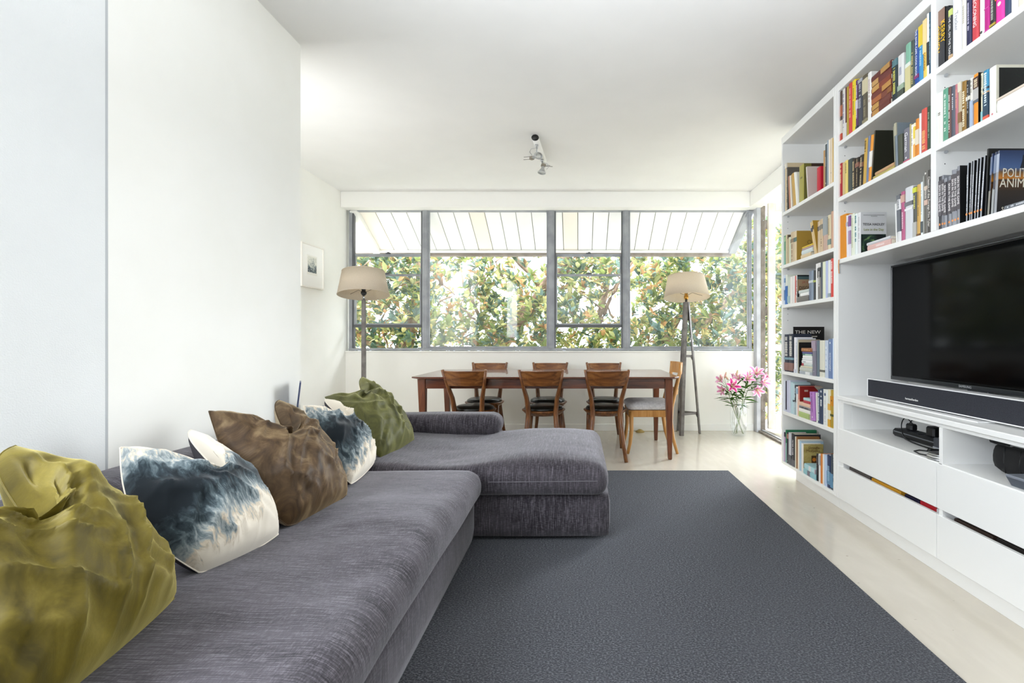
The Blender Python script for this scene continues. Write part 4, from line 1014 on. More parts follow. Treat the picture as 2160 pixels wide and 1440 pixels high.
# ------------------------------------------------------------------ books
XS = 1.652
brng = random.Random(11)
M_PAGE = noisy('page_block', '#ece5d4', '#ddd3bd', 120, .9)
def cm(h, rough=.45): return pm('cover_'+h.lstrip('#'), h, rough, .4)
def words(s): return len(s.split())
SHELVES = {'M1': (2.33, "middle bay's top shelf"), 'N1': (2.33, "near bay's top shelf"), 'M2': (1.98, "middle bay's second shelf"), 'N2': (1.98, "near bay's second shelf"),
           'M3': (1.59, "middle bay's third shelf"), 'N3': (1.59, "near bay's third shelf"), 'A': (2.099, "window bay's top shelf"), 'B': (1.677, "window bay's second shelf"),
           'C': (1.360, "window bay's third shelf"), 'D': (.829, "window bay's fourth shelf"), 'E': (.510, "window bay's fifth shelf"), 'F': (.107, "window bay's lowest shelf")}
USED = {}
def booklabel(desc, shelf, prev, same):
    if same:
        n = USED.get(('same', desc), 0); USED['same', desc] = n+1
        return f'{["first", "second", "third", "fourth", "fifth", "sixth", "seventh"][n]} {desc}'
    w = prev.split()
    for s in (f'{desc} on the {shelf}, after the {prev}', f'{desc} on {shelf}, after {prev}', f'{desc}, {shelf}, after {prev}', f'{desc}, {shelf}, after {" ".join(w[:3])}', f'{desc}, {shelf}'):
        if words(s) <= 16: break
    k = 2
    base = s
    while s in USED: s = f'{base} ({["", "", "second", "third", "fourth", "fifth"][k]} such)'; k += 1
    USED[s] = 1
    return s
def coverU(T, D, h, col, parent, rough=.45):
    b = min(.0022, T*.2); k = min(.004, T*.22)
    poly = [(D, -T/2), (k, -T/2), (0, -T*.26), (0, T*.26), (k, T/2), (D, T/2), (D, T/2-b), (k+b, T/2-b), (k+b, -T/2+b), (D, -T/2+b)]
    MB().prism(poly, h).build('cover', cm(col, rough), parent)
    MB().box(k+b, D-.004, -T/2+b, T/2-b, .002, h-.003).build('page_block', M_PAGE, parent)
def titlebars(T, z0, z1, col, parent, w=.42, off=0.0):
    mb = MB(); z = z1; L = T*w
    while z > z0:
        s = brng.uniform(.0035, .008)*(1.3 if T > .02 else 1)
        if brng.random() < .16: z -= s*1.1; continue
        a = brng.uniform(.75, 1.0)
        mb.box(-.0007, -.0001, off-L/2*a, off+L/2*a, z-s*.66, z); z -= s
    if mb.v: mb.build('title_print', cm(col), parent, kind='stuff')
def band(T, h, f0, f1, col, parent, x=-.0004): MB().box(x, T*.3, -T*.5-.0003, T*.5+.0003, h*f0, h*f1).build('cover_band', cm(col), parent)
def spinetext(s, col, size, T, h, fz, parent, off=0.0, sx=1.0):
    text(s, cm(col), size, (-.0008, off, h*fz), (0, 0, -1), (0, -1, 0), parent, 'spine_title', sx=sx)
def run(key, rows):
    z, shelf = SHELVES[key]; prev = 'side panel' if key[0] in 'ABCDEF' else 'bay divider'
    for row in rows:
        u0, u1, v, col, desc = row[:5]; o = row[5] if len(row) > 5 else {}
        xs = o.get('x', XS)
        if 'flat' in o:                                   # a pile of books lying flat, listed from the bottom up
            zz = z
            for (ua, ub, th, c, ds, *ex) in o['flat']:
                y0, y1 = 1000*xs/(ua-1220), 1000*xs/(ub-1220); ex = ex[0] if ex else {}
                L = y0-y1; D = ex.get('d', .13)
                r = thing('book', booklabel(ds, shelf, prev, False), 'book', (xs, (y0+y1)/2, zz), ex.get('rz', 0), 'books on the '+shelf); prev = ds
                b = min(.002, th*.2)
                prof = [(D, 0), (.003, 0), (0, th*.3), (0, th*.7), (.003, th), (D, th), (D, th-b), (.006, th-b), (.006, b), (D, b)]
                R = Matrix(((1, 0, 0, 0), (0, 0, 1, -L/2), (0, 1, 0, 0), (0, 0, 0, 1)))
                MB().prism(prof, L, R).build('cover', cm(c), r); MB().box(.006, D-.003, -L/2+.003, L/2-.003, b, th-b).build('page_block', M_PAGE, r)
                if 'bands' in ex:
                    for f0, f1, c2 in ex['bands']: MB().box(-.0005, .004, L/2-L*f1, L/2-L*f0, th*.06, th*.94).build('cover_band', cm(c2), r)
                if 'bars' in ex:
                    mb = MB(); y = L/2-L*ex.get('b0', .1)
                    while y > L/2-L*ex.get('b1', .8):
                        s = brng.uniform(.004, .009)
                        if brng.random() > .16: mb.box(-.0009, -.0002, y-s*.66, y, th*.3, th*brng.uniform(.62, .75))
                        y -= s
                    mb.build('title_print', cm(ex['bars']), r, kind='stuff')
                zz += th+.0004
            continue
        y0, y1 = 1000*xs/(u0-1220), 1000*xs/(u1-1220)
        T = y0-y1-.0008; h = o.get('h') or (1.1+(711-v)*y0/1000 - z); D = o.get('d', brng.uniform(.125, .155)); h = max(.06, h)
        r = thing('book', booklabel(desc, shelf, prev, o.get('same')), 'book', (xs, (y0+y1)/2, z), 0, 'books on the '+shelf); prev = desc
        if o.get('lean'):                                  # the spine's top edge sits this many pixels from its foot
            dy = 1000*xs/(u0+o['lean']-1220)-y0; a = math.atan2(-dy, h); r.rotation_euler = (a, 0, 0)
            r.location.z += abs(math.sin(a))*T/2
        coverU(T, D, h, col, r, o.get('rough', .45))
        for bnd in o.get('bands', ()): band(T, h, *bnd, r)
        if 'bars' in o: titlebars(T, h*o.get('b0', .25), h*o.get('b1', .9), o['bars'], r, o.get('bw', .42))
        for t in o.get('txt', ()): spinetext(t[0], t[1], t[2], T, h, t[3], r, *(t[4:]))
        for d in o.get('dots', ()): MB().lathe([(0, 0), (d[2], 0)], 14, Matrix.Translation((-.0006, 0, h*d[1])) @ Matrix.Rotation(-PI/2, 4, 'Y')).build('spine_mark', cm(d[0]), r)
        if 'face' in o: o['face'](r, T, D, h)
def art(r, T, D, h, x0, x1, z0, z1, col, name='cover_art', k=0): return MB().box(D*x0, D*x1, -T/2-.0006-k*.0003, -T/2+.0004, h*z0, h*z1).build(name, cm(col) if isinstance(col, str) else col, r)
def ftext(r, s, col, size, T, x, z, sx=1.0, k=3): text(s, cm(col), size, (x, -T/2-.0010-k*.0003, z), (1, 0, 0), (0, 0, 1), r, 'cover_title', sx=sx)

run('M1', [
 (1769, 1775.5, 197, '#5a4a42', 'rust and white book', {'bands': [(0, .16, '#c2503a'), (.16, .42, '#d8d2c8'), (.5, .72, '#b06a4e')]}),
 (1776, 1782.3, 191, '#dcd8d2', 'white slim book', {'bars': '#8f86a0'}),
 (1782.6, 1785, 186, '#5a2a38', 'thin maroon book', {'bands': [(0, .3, '#d9d2d6')]}),
 (1785.2, 1789, 185, '#b09a3a', 'mustard book', {}),
 (1789.3, 1796.2, 179, '#cf4a45', 'red cookbook', {'bars': '#e8a49c', 'b0': .3}),
 (1796.6, 1804, 173, '#e6cf33', 'bright yellow book', {'bars': '#8a7a2a', 'b0': .35, 'bw': .3}),
 (1804.3, 1809, 172, '#5b3560', 'purple book', {'bars': '#e6dfe8', 'bands': [(.42, .60, '#c9c2d0'), (0, .08, '#2a3040')]}),
 (1809.3, 1818, 171, '#4a4d55', 'charcoal book', {'bars': '#b9bcc2', 'b0': .4, 'bands': [(.93, 1, '#a9abb0')]}),
 (1818.5, 1828.8, 163, '#5c5546', 'photo-covered book', {'bands': [(.62, .92, '#cfc6a6'), (.0, .10, '#8b8468')], 'bars': '#8e866e', 'b0': .15, 'b1': .5}),
 (1829.2, 1837.2, 157, '#e9e7e2', 'white book', {'bars': '#b0908a', 'b0': .4, 'bw': .3}),
 (0, 0, 0, '', '', {'x': 1.645, 'flat': [(1838+((i*7) % 3)-1, 1879.5+((i*5) % 4)-2, .0325, c, d, {'bands': bb, 'd': .14, 'rz': .02*((i % 3)-1)}) for i, (c, d, bb) in enumerate((
   ('#6a3630', 'lowest maroon gilt volume', [(.06, .42, '#b98a4a')]), ('#6e3a33', 'maroon volume with scuffed spine', [(.04, .4, '#c09550')]), ('#7a4436', 'tan-labelled maroon volume', [(.0, .5, '#a8643a'), (.8, 1, '#8a5a34')]),
   ('#73382f', 'gilt-ended maroon volume', [(.55, .98, '#bb8b4b')]), ('#84402f', 'red-brown gilt volume', [(.04, .42, '#c79a58')]), ('#6b3531', 'plain maroon volume', [(.03, .36, '#c39a60')]), ('#65302d', 'topmost maroon volume', [(.5, .95, '#b58a50')])))]}),
 (1880.5, 1891.6, 131, '#2f3c40', 'dark teal book', {'bars': '#d6d36a', 'b0': .2, 'b1': .8, 'bands': [(.84, 1, '#5d8188')]}),
 (1892.8, 1905.5, 121, '#d8d8d6', 'pale landscape book', {'bands': [(0, .18, '#4a5248'), (.18, .3, '#9db09a')], 'bars': '#9aa0b4', 'b0': .55, 'b1': .75}),
 (1909, 1920, 97, '#7fb29a', 'green and cream book', {'bands': [(0, .52, '#cfc795'), (.52, .6, '#dfe6dc')]}),
 (1920.4, 1927.6, 89, '#4a5650', 'grey-green book', {'bars': '#c9b878', 'b0': .12, 'b1': .75}),
 (1927.9, 1936.8, 70, '#2d4f96', 'royal blue cookbook', {'txt': [('THE RIVER CAFE COOK BOOK', '#f2f2f2', .0165, .60)], 'bands': [(.13, .2, '#8a3a70')]}),
 (1937, 1945.8, 58, '#3f8fc0', 'yellow-topped blue book', {'bands': [(.64, 1, '#e2c53c')], 'bars': '#a8d0e2', 'b0': .3, 'b1': .62}),
 (1946.2, 1954, 45, '#efc560', 'cream-yellow cookbook', {'txt': [('COOKING', '#8a6a24', .018, .3)], 'bands': [(.44, 1, '#f0d79a')]}),
 (1954.4, 1958.5, 31, '#f0f0ee', 'thin white book', {'bands': [(.18, .55, '#33383c')]}),
 (1958.8, 1963, 28, '#33566a', 'petrol blue book', {'bars': '#9ab4c0', 'b0': .2})])
def kf(r, T, D, h): art(r, T, D, h, 0, 1, 0, 1, '#191a1c')
run('N1', [
 (1975.5, 1993, 24, '#37383c', 'thick dark memoir', {'h': .262, 'd': .16, 'txt': [("KERRY", '#f2c21c', .034, .60, -.012), ("O'BRIEN", '#f2c21c', .034, .51, .018)], 'bands': [(.74, 1, '#8d7060')], 'face': kf}),
 (1993.4, 2000.2, 11, '#191a1c', 'plain black book', {'h': .252}),
 (2000.6, 2007.6, 0, '#2a2c2e', 'black thriller', {'h': .238, 'txt': [('THE GIRL ON THE TRAIN', '#e8e8e6', .0155, .46, .003)], 'bands': [(0, .10, '#c0a07a'), (.83, .95, '#c6d27a')]}),
 (2008, 2026.6, 0, '#e6e6ea', 'thick white book', {'h': .262, 'txt': [('Tracker', '#a8a8ac', .026, .58)]}),
 (2027.4, 2036.4, 0, '#dedad0', 'cream book', {'h': .255, 'bars': '#b8b4a8', 'b0': .45, 'b1': .75, 'bands': [(.88, 1, '#a87060')]}),
 (2037.2, 2047.6, 0, '#2c2d4c', 'navy book', {'h': .25, 'bars': '#c9c4d8', 'b0': .25, 'b1': .95, 'bw': .3}),
 (2049, 2063, 0, '#c1434a', 'red history book', {'h': .25, 'txt': [('RECKONING', '#f4ecec', .022, .50)]}),
 (2065.2, 2074.6, 0, '#e4ebe6', 'plain white book', {'h': .25, 'dots': [('#454a48', .075, .006)]}),
 (2075, 2086.2, 0, '#b0207c', 'magenta book', {'h': .24, 'bands': [(.62, .64, '#e88ac8'), (.42, .43, '#d060a8'), (.04, .05, '#d060a8')]}),
 (2086.6, 2098.4, 0, '#2a2a2a', 'black and cream book', {'h': .24, 'bands': [(.62, .86, '#e2e4cc'), (.05, .09, '#a8963a')], 'bars': '#a9aca4', 'b0': .15, 'b1': .6}),
 (2098.8, 2117.4, 0, '#d83a98', 'hot pink illustrated book', {'h': .23, 'bands': [(.52, .62, '#29466e'), (.44, .52, '#d8702a'), (.62, .82, '#c64a40'), (.82, 1, '#20222c')], 'dots': [('#f2ead0', .34, .008)]}),
 (2117.8, 2130.6, 0, '#35415a', 'slate blue book', {'h': .23, 'bands': [(.36, .6, '#5c6390')], 'bars': '#d2cede', 'b0': .35, 'b1': .6}),
 (2131.2, 2146, 0, '#e6e4e8', 'broad white book', {'h': .23}),
 (2146.6, 2166, 0, '#e2d9bd', 'cream book with photo', {'h': .24, 'bands': [(.26, .5, '#5c5244')]}),
 (2166.5, 2180, 0, '#7a8a8c', 'grey-green end book', {'h': .23})])
def greenblk(r, T, D, h): art(r, T, D, h, 0, 1, 0, 1, '#23241a')
ORN = {'bars': '#cbb88e', 'b0': .04, 'b1': .97, 'bw': .55}
run('M2', [
 (1768.8, 1770.2, 347, '#3a2a36', 'thin dark plum book'),
 (1770.4, 1776, 346.4, '#a8262e', 'red cloth book', {'bars': '#e6c08a', 'b0': .4, 'b1': .93}),
 (1776.2, 1781, 344.5, '#cdb483', 'tan book'),
 (1781.3, 1787.2, 340.6, '#e2cc74', 'pale yellow book', {'bars': '#7a6a38', 'b0': .62, 'b1': .93, 'bw': .3}),
 (1787.8, 1796.8, 338.6, '#414a49', 'dark green-grey book'),
 (1797, 1802.6, 337.6, '#3a3026', 'ornate black and cream book', dict(ORN)),
 (1802.9, 1810.3, 335.7, '#2e2822', 'ornate dark book', {'bars': '#b7a27c', 'b0': .1, 'b1': .95, 'bw': .2, 'bands': [(.70, .84, '#8a5a4a')], 'lean': 1}),
 (1810.6, 1818.6, 331, '#2b2622', 'ornate dark paired book', {'bars': '#c2b08a', 'b0': .04, 'b1': .97, 'bw': .4, 'bands': [(.62, .76, '#7c5446')], 'lean': 2}),
 (1818.8, 1825.2, 322.5, '#c7a24c', 'gold leaning book', {'bars': '#4a3a1a', 'b0': .72, 'b1': .95, 'bw': .5, 'lean': 4, 'h': .262}),
 (1825.5, 1830, 318, '#707c98', 'blue-grey leaning book', {'lean': 5, 'h': .263}),
 (1830.3, 1836.2, 315, '#e89a3a', 'orange and white paperback', {'bands': [(.32, .66, '#ece8e0')], 'lean': 6, 'h': .258}),
 (1836.5, 1839.8, 311, '#4a4030', 'broad black-green picture book', {'lean': 7, 'h': .272, 'd': .20, 'face': greenblk}),
 (0, 0, 0, '', '', {'x': 1.645, 'flat': [(1841, 1885.5, .016, '#b5a763', 'olive booklet lying flat', {'d': .15}), (1845.5, 1885, .017, '#c29a72', 'tan booklet lying on the olive one', {'d': .14})]}),
 (1886.4, 1888.4, 298, '#8f8f7c', 'thin grey-olive book', {'lean': -3, 'h': .225}),
 (1888.7, 1893.2, 291, '#77828a', 'slate leaning book', {'lean': -3, 'h': .236, 'bands': [(.72, 1, '#b0ac96')]}),
 (1893.6, 1903.5, 286.7, '#4f5346', 'olive-black cloth book', {'lean': -1.5}),
 (1905, 1917.6, 275, '#77757f', 'grey language guide', {'txt': [('German', '#f2f2f4', .030, .60)], 'bands': [(0, .07, '#c9607a')], 'dots': [('#f2f2f4', .14, .005)]}),
 (1918, 1921, 262.7, '#b5a875', 'thin sand book'),
 (1921.2, 1926, 264.8, '#ecebe6', 'white slim book', {'bars': '#b0aab0', 'b0': .4}),
 (1926.2, 1930.2, 261, '#f0e6c4', 'white and yellow book', {'bands': [(.56, .9, '#e8cf52'), (0, .4, '#f0b05a')]}),
 (1930.5, 1937.2, 253, '#d9852c', 'orange and cream paperback', {'bands': [(.32, .72, '#e6dac6')]}),
 (1938.2, 1942, 241, '#e9e7e8', 'thin white tall book'),
 (1942.2, 1954, 233.5, '#d2564c', 'coral patterned book', {'bars': '#f0b878', 'b0': .1, 'b1': .55, 'bw': .6}),
 (1954.4, 1963, 227, '#3c5040', 'forest green book', {'bars': '#9fb09a', 'b0': .3, 'bw': .25})])
def boxlid(r, T, D, h): art(r, T, D, h, 0, 1, 0, 1, '#1c1d1b'); ftext(r, 'ff', '#6f8a5c', .03, T, D*.55, h*.62)
def politic(r, T, D, h):
    g = pm('cover_dusk', '#1c2430', .35); ng = NG(g); sep = ng.n.new('ShaderNodeSeparateXYZ'); ng.l.new(ng.tc.outputs['Object'], sep.inputs[0])
    ng.color(ng.ramp(ng.math('MULTIPLY', sep.outputs[2], 1/h), [(.0, '#14161c'), (.36, '#2a2018'), (.50, '#5a3a1c'), (.53, '#14161b'), (.56, '#c07a26'), (.66, '#6a5236'), (.72, '#46608c'), (1, '#28365a')]))
    art(r, T, D, h, 0, 1, 0, 1, g)
    ftext(r, 'POLITICAL', '#d9d4c4', .050, T, D*.64, h*.635, .72); ftext(r, 'ANIMAL', '#d9d4c4', .050, T, D*.5, h*.475, .80); ftext(r, 'SOL', '#d9d4c4', .024, T, D*.22, h*.06, .8)
    MB().prism([(-.010, 0), (.010, 0), (.003, .028), (.0015, .05), (-.0015, .05), (-.003, .028)], .001, Matrix.Translation((D*.60, -T/2-.0010, h*.72)) @ Matrix.Rotation(PI/2, 4, 'X')).build('cover_art', cm('#20242c'), r)
def skin(u0, u1, v, ds, c='#8a8c92', **k): return (u0, u1, v, c, ds, dict({'txt': [('SKIN IN THE GAME', '#f2efef', .0145, .59)], 'dots': [('#e89a5c', .10, .0052)], 'same': True, 'bands': [(.26, .92, '#5c585c')]}, **k))
def blackcover(r, T, D, h): art(r, T, D, h, 0, 1, 0, 1, '#101113'); art(r, T, D, h, .18, .40, .62, .84, '#c9c8c2', 'cover_label', 1); art(r, T, D, h, .25, .40, .33, .37, '#a03a34', 'cover_art', 1)
SK = 'of the white-titled grey-black copies, counted from the near bay divider'
TH = 'of the slim slanting grey copies, counted from the black cover'
def thin(u0, u1, v): return (u0, u1, v, '#a2a6ac', TH, {'same': True, 'lean': (u0-2036)*.18+3, 'h': .248, 'bars': '#e6e8ea', 'b0': .2, 'b1': .78, 'bw': .4, 'dots': [('#e89a5c', .13, .005)], 'face': lambda r, T, D, h: art(r, T, D, h, 0, 1, 0, 1, '#0f1012'), 'd': .15})
run('N3', [
 skin(1978.5, 1986.4, 374, SK, '#3c3c40'), skin(1987, 1989.6, 370, SK), skin(1989.9, 1996, 367, SK, h=.226),
 skin(1999.6, 2005.4, 365, SK, h=.226), skin(2006, 2012.8, 360, SK), skin(2013, 2017.2, 358, SK), skin(2017.6, 2025, 352, SK, face=blackcover, d=.16),
 thin(2036.6, 2040.5, 345), thin(2043.4, 2046.6, 341), thin(2047, 2050.8, 337), thin(2054, 2057.6, 333), thin(2059.4, 2063.6, 329), thin(2066, 2070.6, 325),
 (2075.5, 2079.5, 325, '#15161a', 'broad black picture book', {'h': .27, 'd': .24, 'face': boxlid, 'lean': 6}),
 (2082.5, 2086.6, 336, '#474c58', 'first political paperback copy', {'h': .243, 'lean': 8, 'face': politic, 'd': .155, 'bands': [(.66, .95, '#6c7890'), (0, .4, '#8d8a80')]}),
 (2090, 2095, 334, '#474c58', 'second political paperback copy', {'h': .243, 'lean': 8, 'face': politic, 'd': .155, 'bands': [(.66, .95, '#7c879c'), (0, .4, '#a0a2a2')]}),
 (2096.4, 2102, 332, '#5a606c', 'front political paperback with golden dusk cover', {'h': .243, 'lean': 7, 'face': politic, 'd': .155, 'bands': [(.66, .95, '#a9b2c0'), (0, .66, '#9a9ca0')]}),
 (0, 0, 0, '', '', {'x': 1.644, 'flat': [(2118, 2190, .016, '#6a6e74', 'slim grey book lying flat in front', {'d': .12, 'bars': '#c9ccd0'})]})])
def blackfig(r, T, D, h):
    m = pm('cover_night_figure', '#0c0e0c', .3); g = NG(m); n = g.noise(g.map(), 14, 4, .6, .6)
    g.color(g.ramp(n, [(.58, '#0b0d0c'), (.66, '#1c3524'), (.76, '#5f8f68')]))
    art(r, T, D, h, 0, 1, 0, 1, '#d2cfbe'); art(r, T, D, h, .04, 1, .0, .94, m, 'cover_art', 1)
run('N2', [
 (1974.5, 1987.2, 200.5, '#e4e2da', 'white book with tiny print', {'bars': '#77746c', 'b0': .58, 'b1': .62}),
 (1988, 1998.4, 191, '#5f9c82', 'sea green book', {'bars': '#e6efe6', 'b0': .2, 'b1': .9, 'bw': .3, 'bands': [(0, .02, '#e4e2da')]}),
 (1999, 2005, 186, '#6a4a44', 'brown book with white lettering', {'bars': '#e0d4cc', 'b0': .15, 'b1': .85}),
 (2005.3, 2013.4, 184, '#555a66', 'slate book', {'bars': '#dcdde0', 'b0': .55, 'b1': .85, 'bw': .25}),
 (2013.8, 2019.6, 180, '#b8717a', 'dusty pink book', {'bars': '#e0a08c', 'b0': .55, 'b1': .9}),
 (2020, 2027.2, 176, '#b9ab90', 'cream and brown book', {'bands': [(.22, .42, '#8a6a4a'), (.82, 1, '#d8d0bc')]}),
 (2027.6, 2036.8, 175, '#8d6a2c', 'gold-brown story collection', {'bars': '#f0e4c8', 'b0': .1, 'b1': .85, 'bw': .5}),
 (2037.2, 2044.8, 173, '#2d2e30', 'black book with white label', {'bands': [(.60, .68, '#dcd8cc')], 'bars': '#a9aaa8', 'b0': .35, 'b1': .92, 'bw': .3}),
 (2045.2, 2051.8, 167, '#dcdad0', 'white and blue book', {'bands': [(0, .55, '#a8b8d0')], 'bars': '#a09c90', 'b0': .7, 'b1': .95}),
 (2052.2, 2063.8, 160, '#e8902c', 'orange book with dark photo', {'bands': [(.72, .94, '#4c342c'), (.50, .72, '#b4b2ae'), (.44, .5, '#5c6470')], 'bars': '#d6c8a8', 'b0': .76, 'b1': .9, 'bw': .7, 'face': lambda r, T, D, h: art(r, T, D, h, 0, 1, 0, 1, '#15130f')}),
 (2068.4, 2072.6, 156, '#d2cdb4', 'cream and teal slim book', {'bands': [(0, .22, '#8cc0c4')], 'bars': '#6c6a5a', 'b0': .5, 'b1': .95, 'bw': .3}),
 (2072.9, 2084, 152, '#2f7fa2', 'bright blue book', {'bands': [(0, .09, '#d8604c'), (.09, .54, '#33495c'), (.54, .57, '#c9a070'), (.62, .66, '#3a4a58')], 'bars': '#dceaf0', 'b0': .3, 'b1': .95, 'bw': .5}),
 (2085, 2101.6, 147, '#e6e5e0', 'big white book with dark figure cover', {'d': .26, 'face': blackfig, 'dots': [('#d8888c', .05, .004)]}),
 (0, 0, 0, '', '', {'x': 1.644, 'flat': [(2102.5, 2195, .046, '#ecebe6', 'thick white book lying flat', {'d': .16}), (2101.5, 2190, .011, '#d9cbbb', 'thin beige book lying on top', {'d': .16})]})])
def hadley(r, T, D, h):
    art(r, T, D, h, 0, 1, 0, 1, '#c9c9ca')
    m = pm('cover_leaf_art', '#15201a', .4); g = NG(m); n = g.noise(g.map(scale=(1, 1, 1)), 16, 3, .5, 1.2)
    g.color(g.ramp(n, [(.42, '#12191a'), (.55, '#1f3a30'), (.62, '#7fa45c'), (.72, '#9a6a4a')]))
    art(r, T, D, h, .012, .98, 0, .465, m, 'cover_art', 1)
    ftext(r, 'TESSA HADLEY', '#242424', .0205, T, D*.5, h*.70, .93); ftext(r, 'Late in the Day', '#8c9450', .0205, T, D*.5, h*.575, .93)
    mb = MB()
    for a, b, z in ((.1, .92, .925), (.4, .64, .895)):
        x = a
        while x < b: w = brng.uniform(.015, .05); mb.box(D*x, D*min(b, x+w*.8), -T/2-.0016, -T/2-.0008, h*z, h*(z+.008)); x += w
    mb.build('cover_print', cm('#55504c'), r, kind='stuff')
run('M3', [
 (1769.2, 1784.6, 457, '#dd8d22', 'orange cloth-bound book', {'rough': .6, 'face': lambda r, T, D, h: MB().tube([(-.004, .012, .002), (-.016, .012, -.004), (-.017, .013, -.045), (-.016, .010, -.09)], [(.0045, .0008)]*4, 6).build('ribbon_marker', cm('#d98a2a'), r)}),
 (1785, 1788.8, 455, '#e2dfe4', 'white and lilac book', {'bands': [(.74, .84, '#b8b4c4')], 'lean': -1}),
 (1789.1, 1793.6, 453.5, '#dcd6e2', 'white book with purple label', {'bands': [(.72, .97, '#8a5a96'), (.30, .62, '#a88ab0')]}),
 (1794.2, 1801.6, 452.6, '#dfe4d2', 'pale mint book', {'bars': '#c2c6a8', 'b0': .2}),
 (1802, 1807.4, 452, '#dfe6e4', 'white book with teal dots', {'bars': '#2f7480', 'b0': .32, 'b1': .95, 'bw': .6}),
 (1807.8, 1815.6, 450.6, '#e2e2e4', 'white novel showing its front cover', {'d': .15, 'face': hadley, 'bars': '#b8b8bc', 'b0': .3, 'b1': .9, 'bw': .3}),
 (0, 0, 0, '', '', {'x': 1.645, 'flat': [(1829.5, 1878.5, .030, '#dbb5ae', 'pink book lying flat', {'d': .125, 'bars': '#f0dcd8', 'b0': .4, 'b1': .75}), (1828, 1877.5, .016, '#cfd0d4', 'pale grey book lying on the pink one', {'d': .13})]}),
 (1889.4, 1892.2, 425, '#e0dfdc', 'thin white leaning book', {'lean': -2.5, 'h': .205}),
 (1892.5, 1900, 410, '#d9d9da', 'white and grey photo book', {'lean': -2, 'h': .245, 'bands': [(.22, .68, '#6b7078'), (.90, 1, '#6c7076')], 'bars': '#8a8d92', 'b0': .7, 'b1': .88}),
 (1900.4, 1907.6, 405, '#b25c80', 'magenta-spined book', {'lean': -1, 'h': .252, 'bars': '#efd4de', 'b0': .25, 'b1': .62, 'bw': .35, 'bands': [(.78, .93, '#d0a89a')]}),
 (1908, 1924.4, 398, '#d2d4d8', 'broad white and grey book', {'bands': [(.64, .72, '#77797e'), (.56, .60, '#ebebec')]}),
 (1924.8, 1932.4, 395, '#55564f', 'dark grey book with yellow mark', {'bars': '#cfcf6a', 'b0': .58, 'b1': .82, 'bands': [(.88, .98, '#d6dc50'), (0, .3, '#b6b6b2')]}),
 (1932.9, 1941, 391, '#cda55c', 'tan yellow book', {'bars': '#8f7a48', 'b0': .4, 'b1': .9, 'bw': .25, 'bands': [(0, .05, '#6a4a2a')]}),
 (1941.4, 1945.8, 385, '#dfe8ea', 'pale ice-blue book', {'bars': '#9cb4bc', 'b0': .4, 'b1': .9, 'bands': [(.05, .26, '#5b6468')]}),
 (1946.1, 1948.8, 372, '#9a9a92', 'thin grey book'),
 (1949.1, 1955.6, 362, '#6a6760', 'grey film book', {'bands': [(.70, .76, '#c9b8a8'), (.46, .54, '#d6b8a8')], 'bars': '#d6d0c8', 'b0': .56, 'b1': .7, 'bw': .5, 'dots': [('#e6e2dc', .96, .005)]}),
 (1956, 1963, 360, '#4c4a46', 'grey film book with white title', {'txt': [('Classics of the Foreign Film Tyler', '#efe9e2', .0175, .5)]})])
def olivebox(r, T, D, h): art(r, T, D, h, 0, .27, 0, 1, '#6f6a32'); art(r, T, D, h, .27, 1, 0, 1, '#3e2c24')
run('A', [
 (1650.6, 1652.4, 350, '#8c8c86', 'thin patterned grey magazine', {'bars': '#c9c6bc'}), (1652.6, 1655, 352, '#a9b0bc', 'blue-grey magazine'),
 (1655.2, 1658.6, 346, '#d2bf9c', 'tall tan book', {'bands': [(.9, 1, '#e8e2d6')]}), (1658.9, 1661.2, 354, '#5c5650', 'dark speckled book', {'bars': '#c9c0b0', 'b0': .05, 'b1': .95}),
 (1664, 1667.4, 350, '#b9836c', 'terracotta leaning book', {'lean': -2.6, 'h': .265}), (1667.7, 1670, 350, '#e6dfd2', 'white leaning folder', {'lean': -2.8, 'h': .262}),
 (1672.4, 1678.6, 350, '#c8a259', 'honey-coloured leaning book', {'lean': -4.5, 'h': .262}), (1679, 1681.6, 349, '#ecebe4', 'white leaning book', {'lean': -5, 'h': .262}), (1681.9, 1684.4, 349, '#e4e2da', 'second white leaning book', {'lean': -5, 'h': .255}),
 (1685, 1696, 343, '#a8a050', 'olive file box with dark side', {'d': .20, 'face': olivebox, 'h': .275, 'bars': '#5c5828', 'b0': .62, 'b1': .68}),
 (1702.6, 1705.4, 361, '#d8cfca', 'blush folder leaning back', {'lean': -3.4, 'd': .20, 'h': .235, 'face': lambda r, T, D, h: art(r, T, D, h, 0, 1, 0, 1, '#cbbdb6')}),
 (1722, 1730, 371, '#c22238', 'small bright red book', {'h': .17, 'd': .12}),
 (1736.2, 1739.4, 319, '#b9905e', 'thin wood-brown book'), (1739.8, 1743.6, 306, '#4c5658', 'dark book with white title', {'txt': [('and furniture', '#ece9e2', .012, .6)], 'dots': [('#e8e6e0', .1, .004)]}),
 (1743.9, 1747, 297, '#9aa6b0', 'thin blue-grey book'), (1747.3, 1750, 296, '#e6dccb', 'thin cream book'), (1750.3, 1755.6, 294, '#decdb4', 'tall cream book', {'dots': [('#9a9288', .25, .004)]}), (1755.9, 1757.4, 292, '#c9a440', 'thin ochre book')])
VEL = [(.60, .72, '#8b8478')]
def ochre(r, T, D, h):
    art(r, T, D, h, 0, 1, 0, 1, '#a8873a')
    mb = MB()
    for i in range(9):
        a = i*.7; mb.tube([(D*.62+.012*math.cos(a), -T/2-.0015, h*.62+.014*math.sin(a)), (D*.62+.016*math.cos(a+.6), -T/2-.0015, h*.62+.016*math.sin(a+.6))], .0014, 4)
    mb.build('cover_emblem', cm('#3a3018'), r)
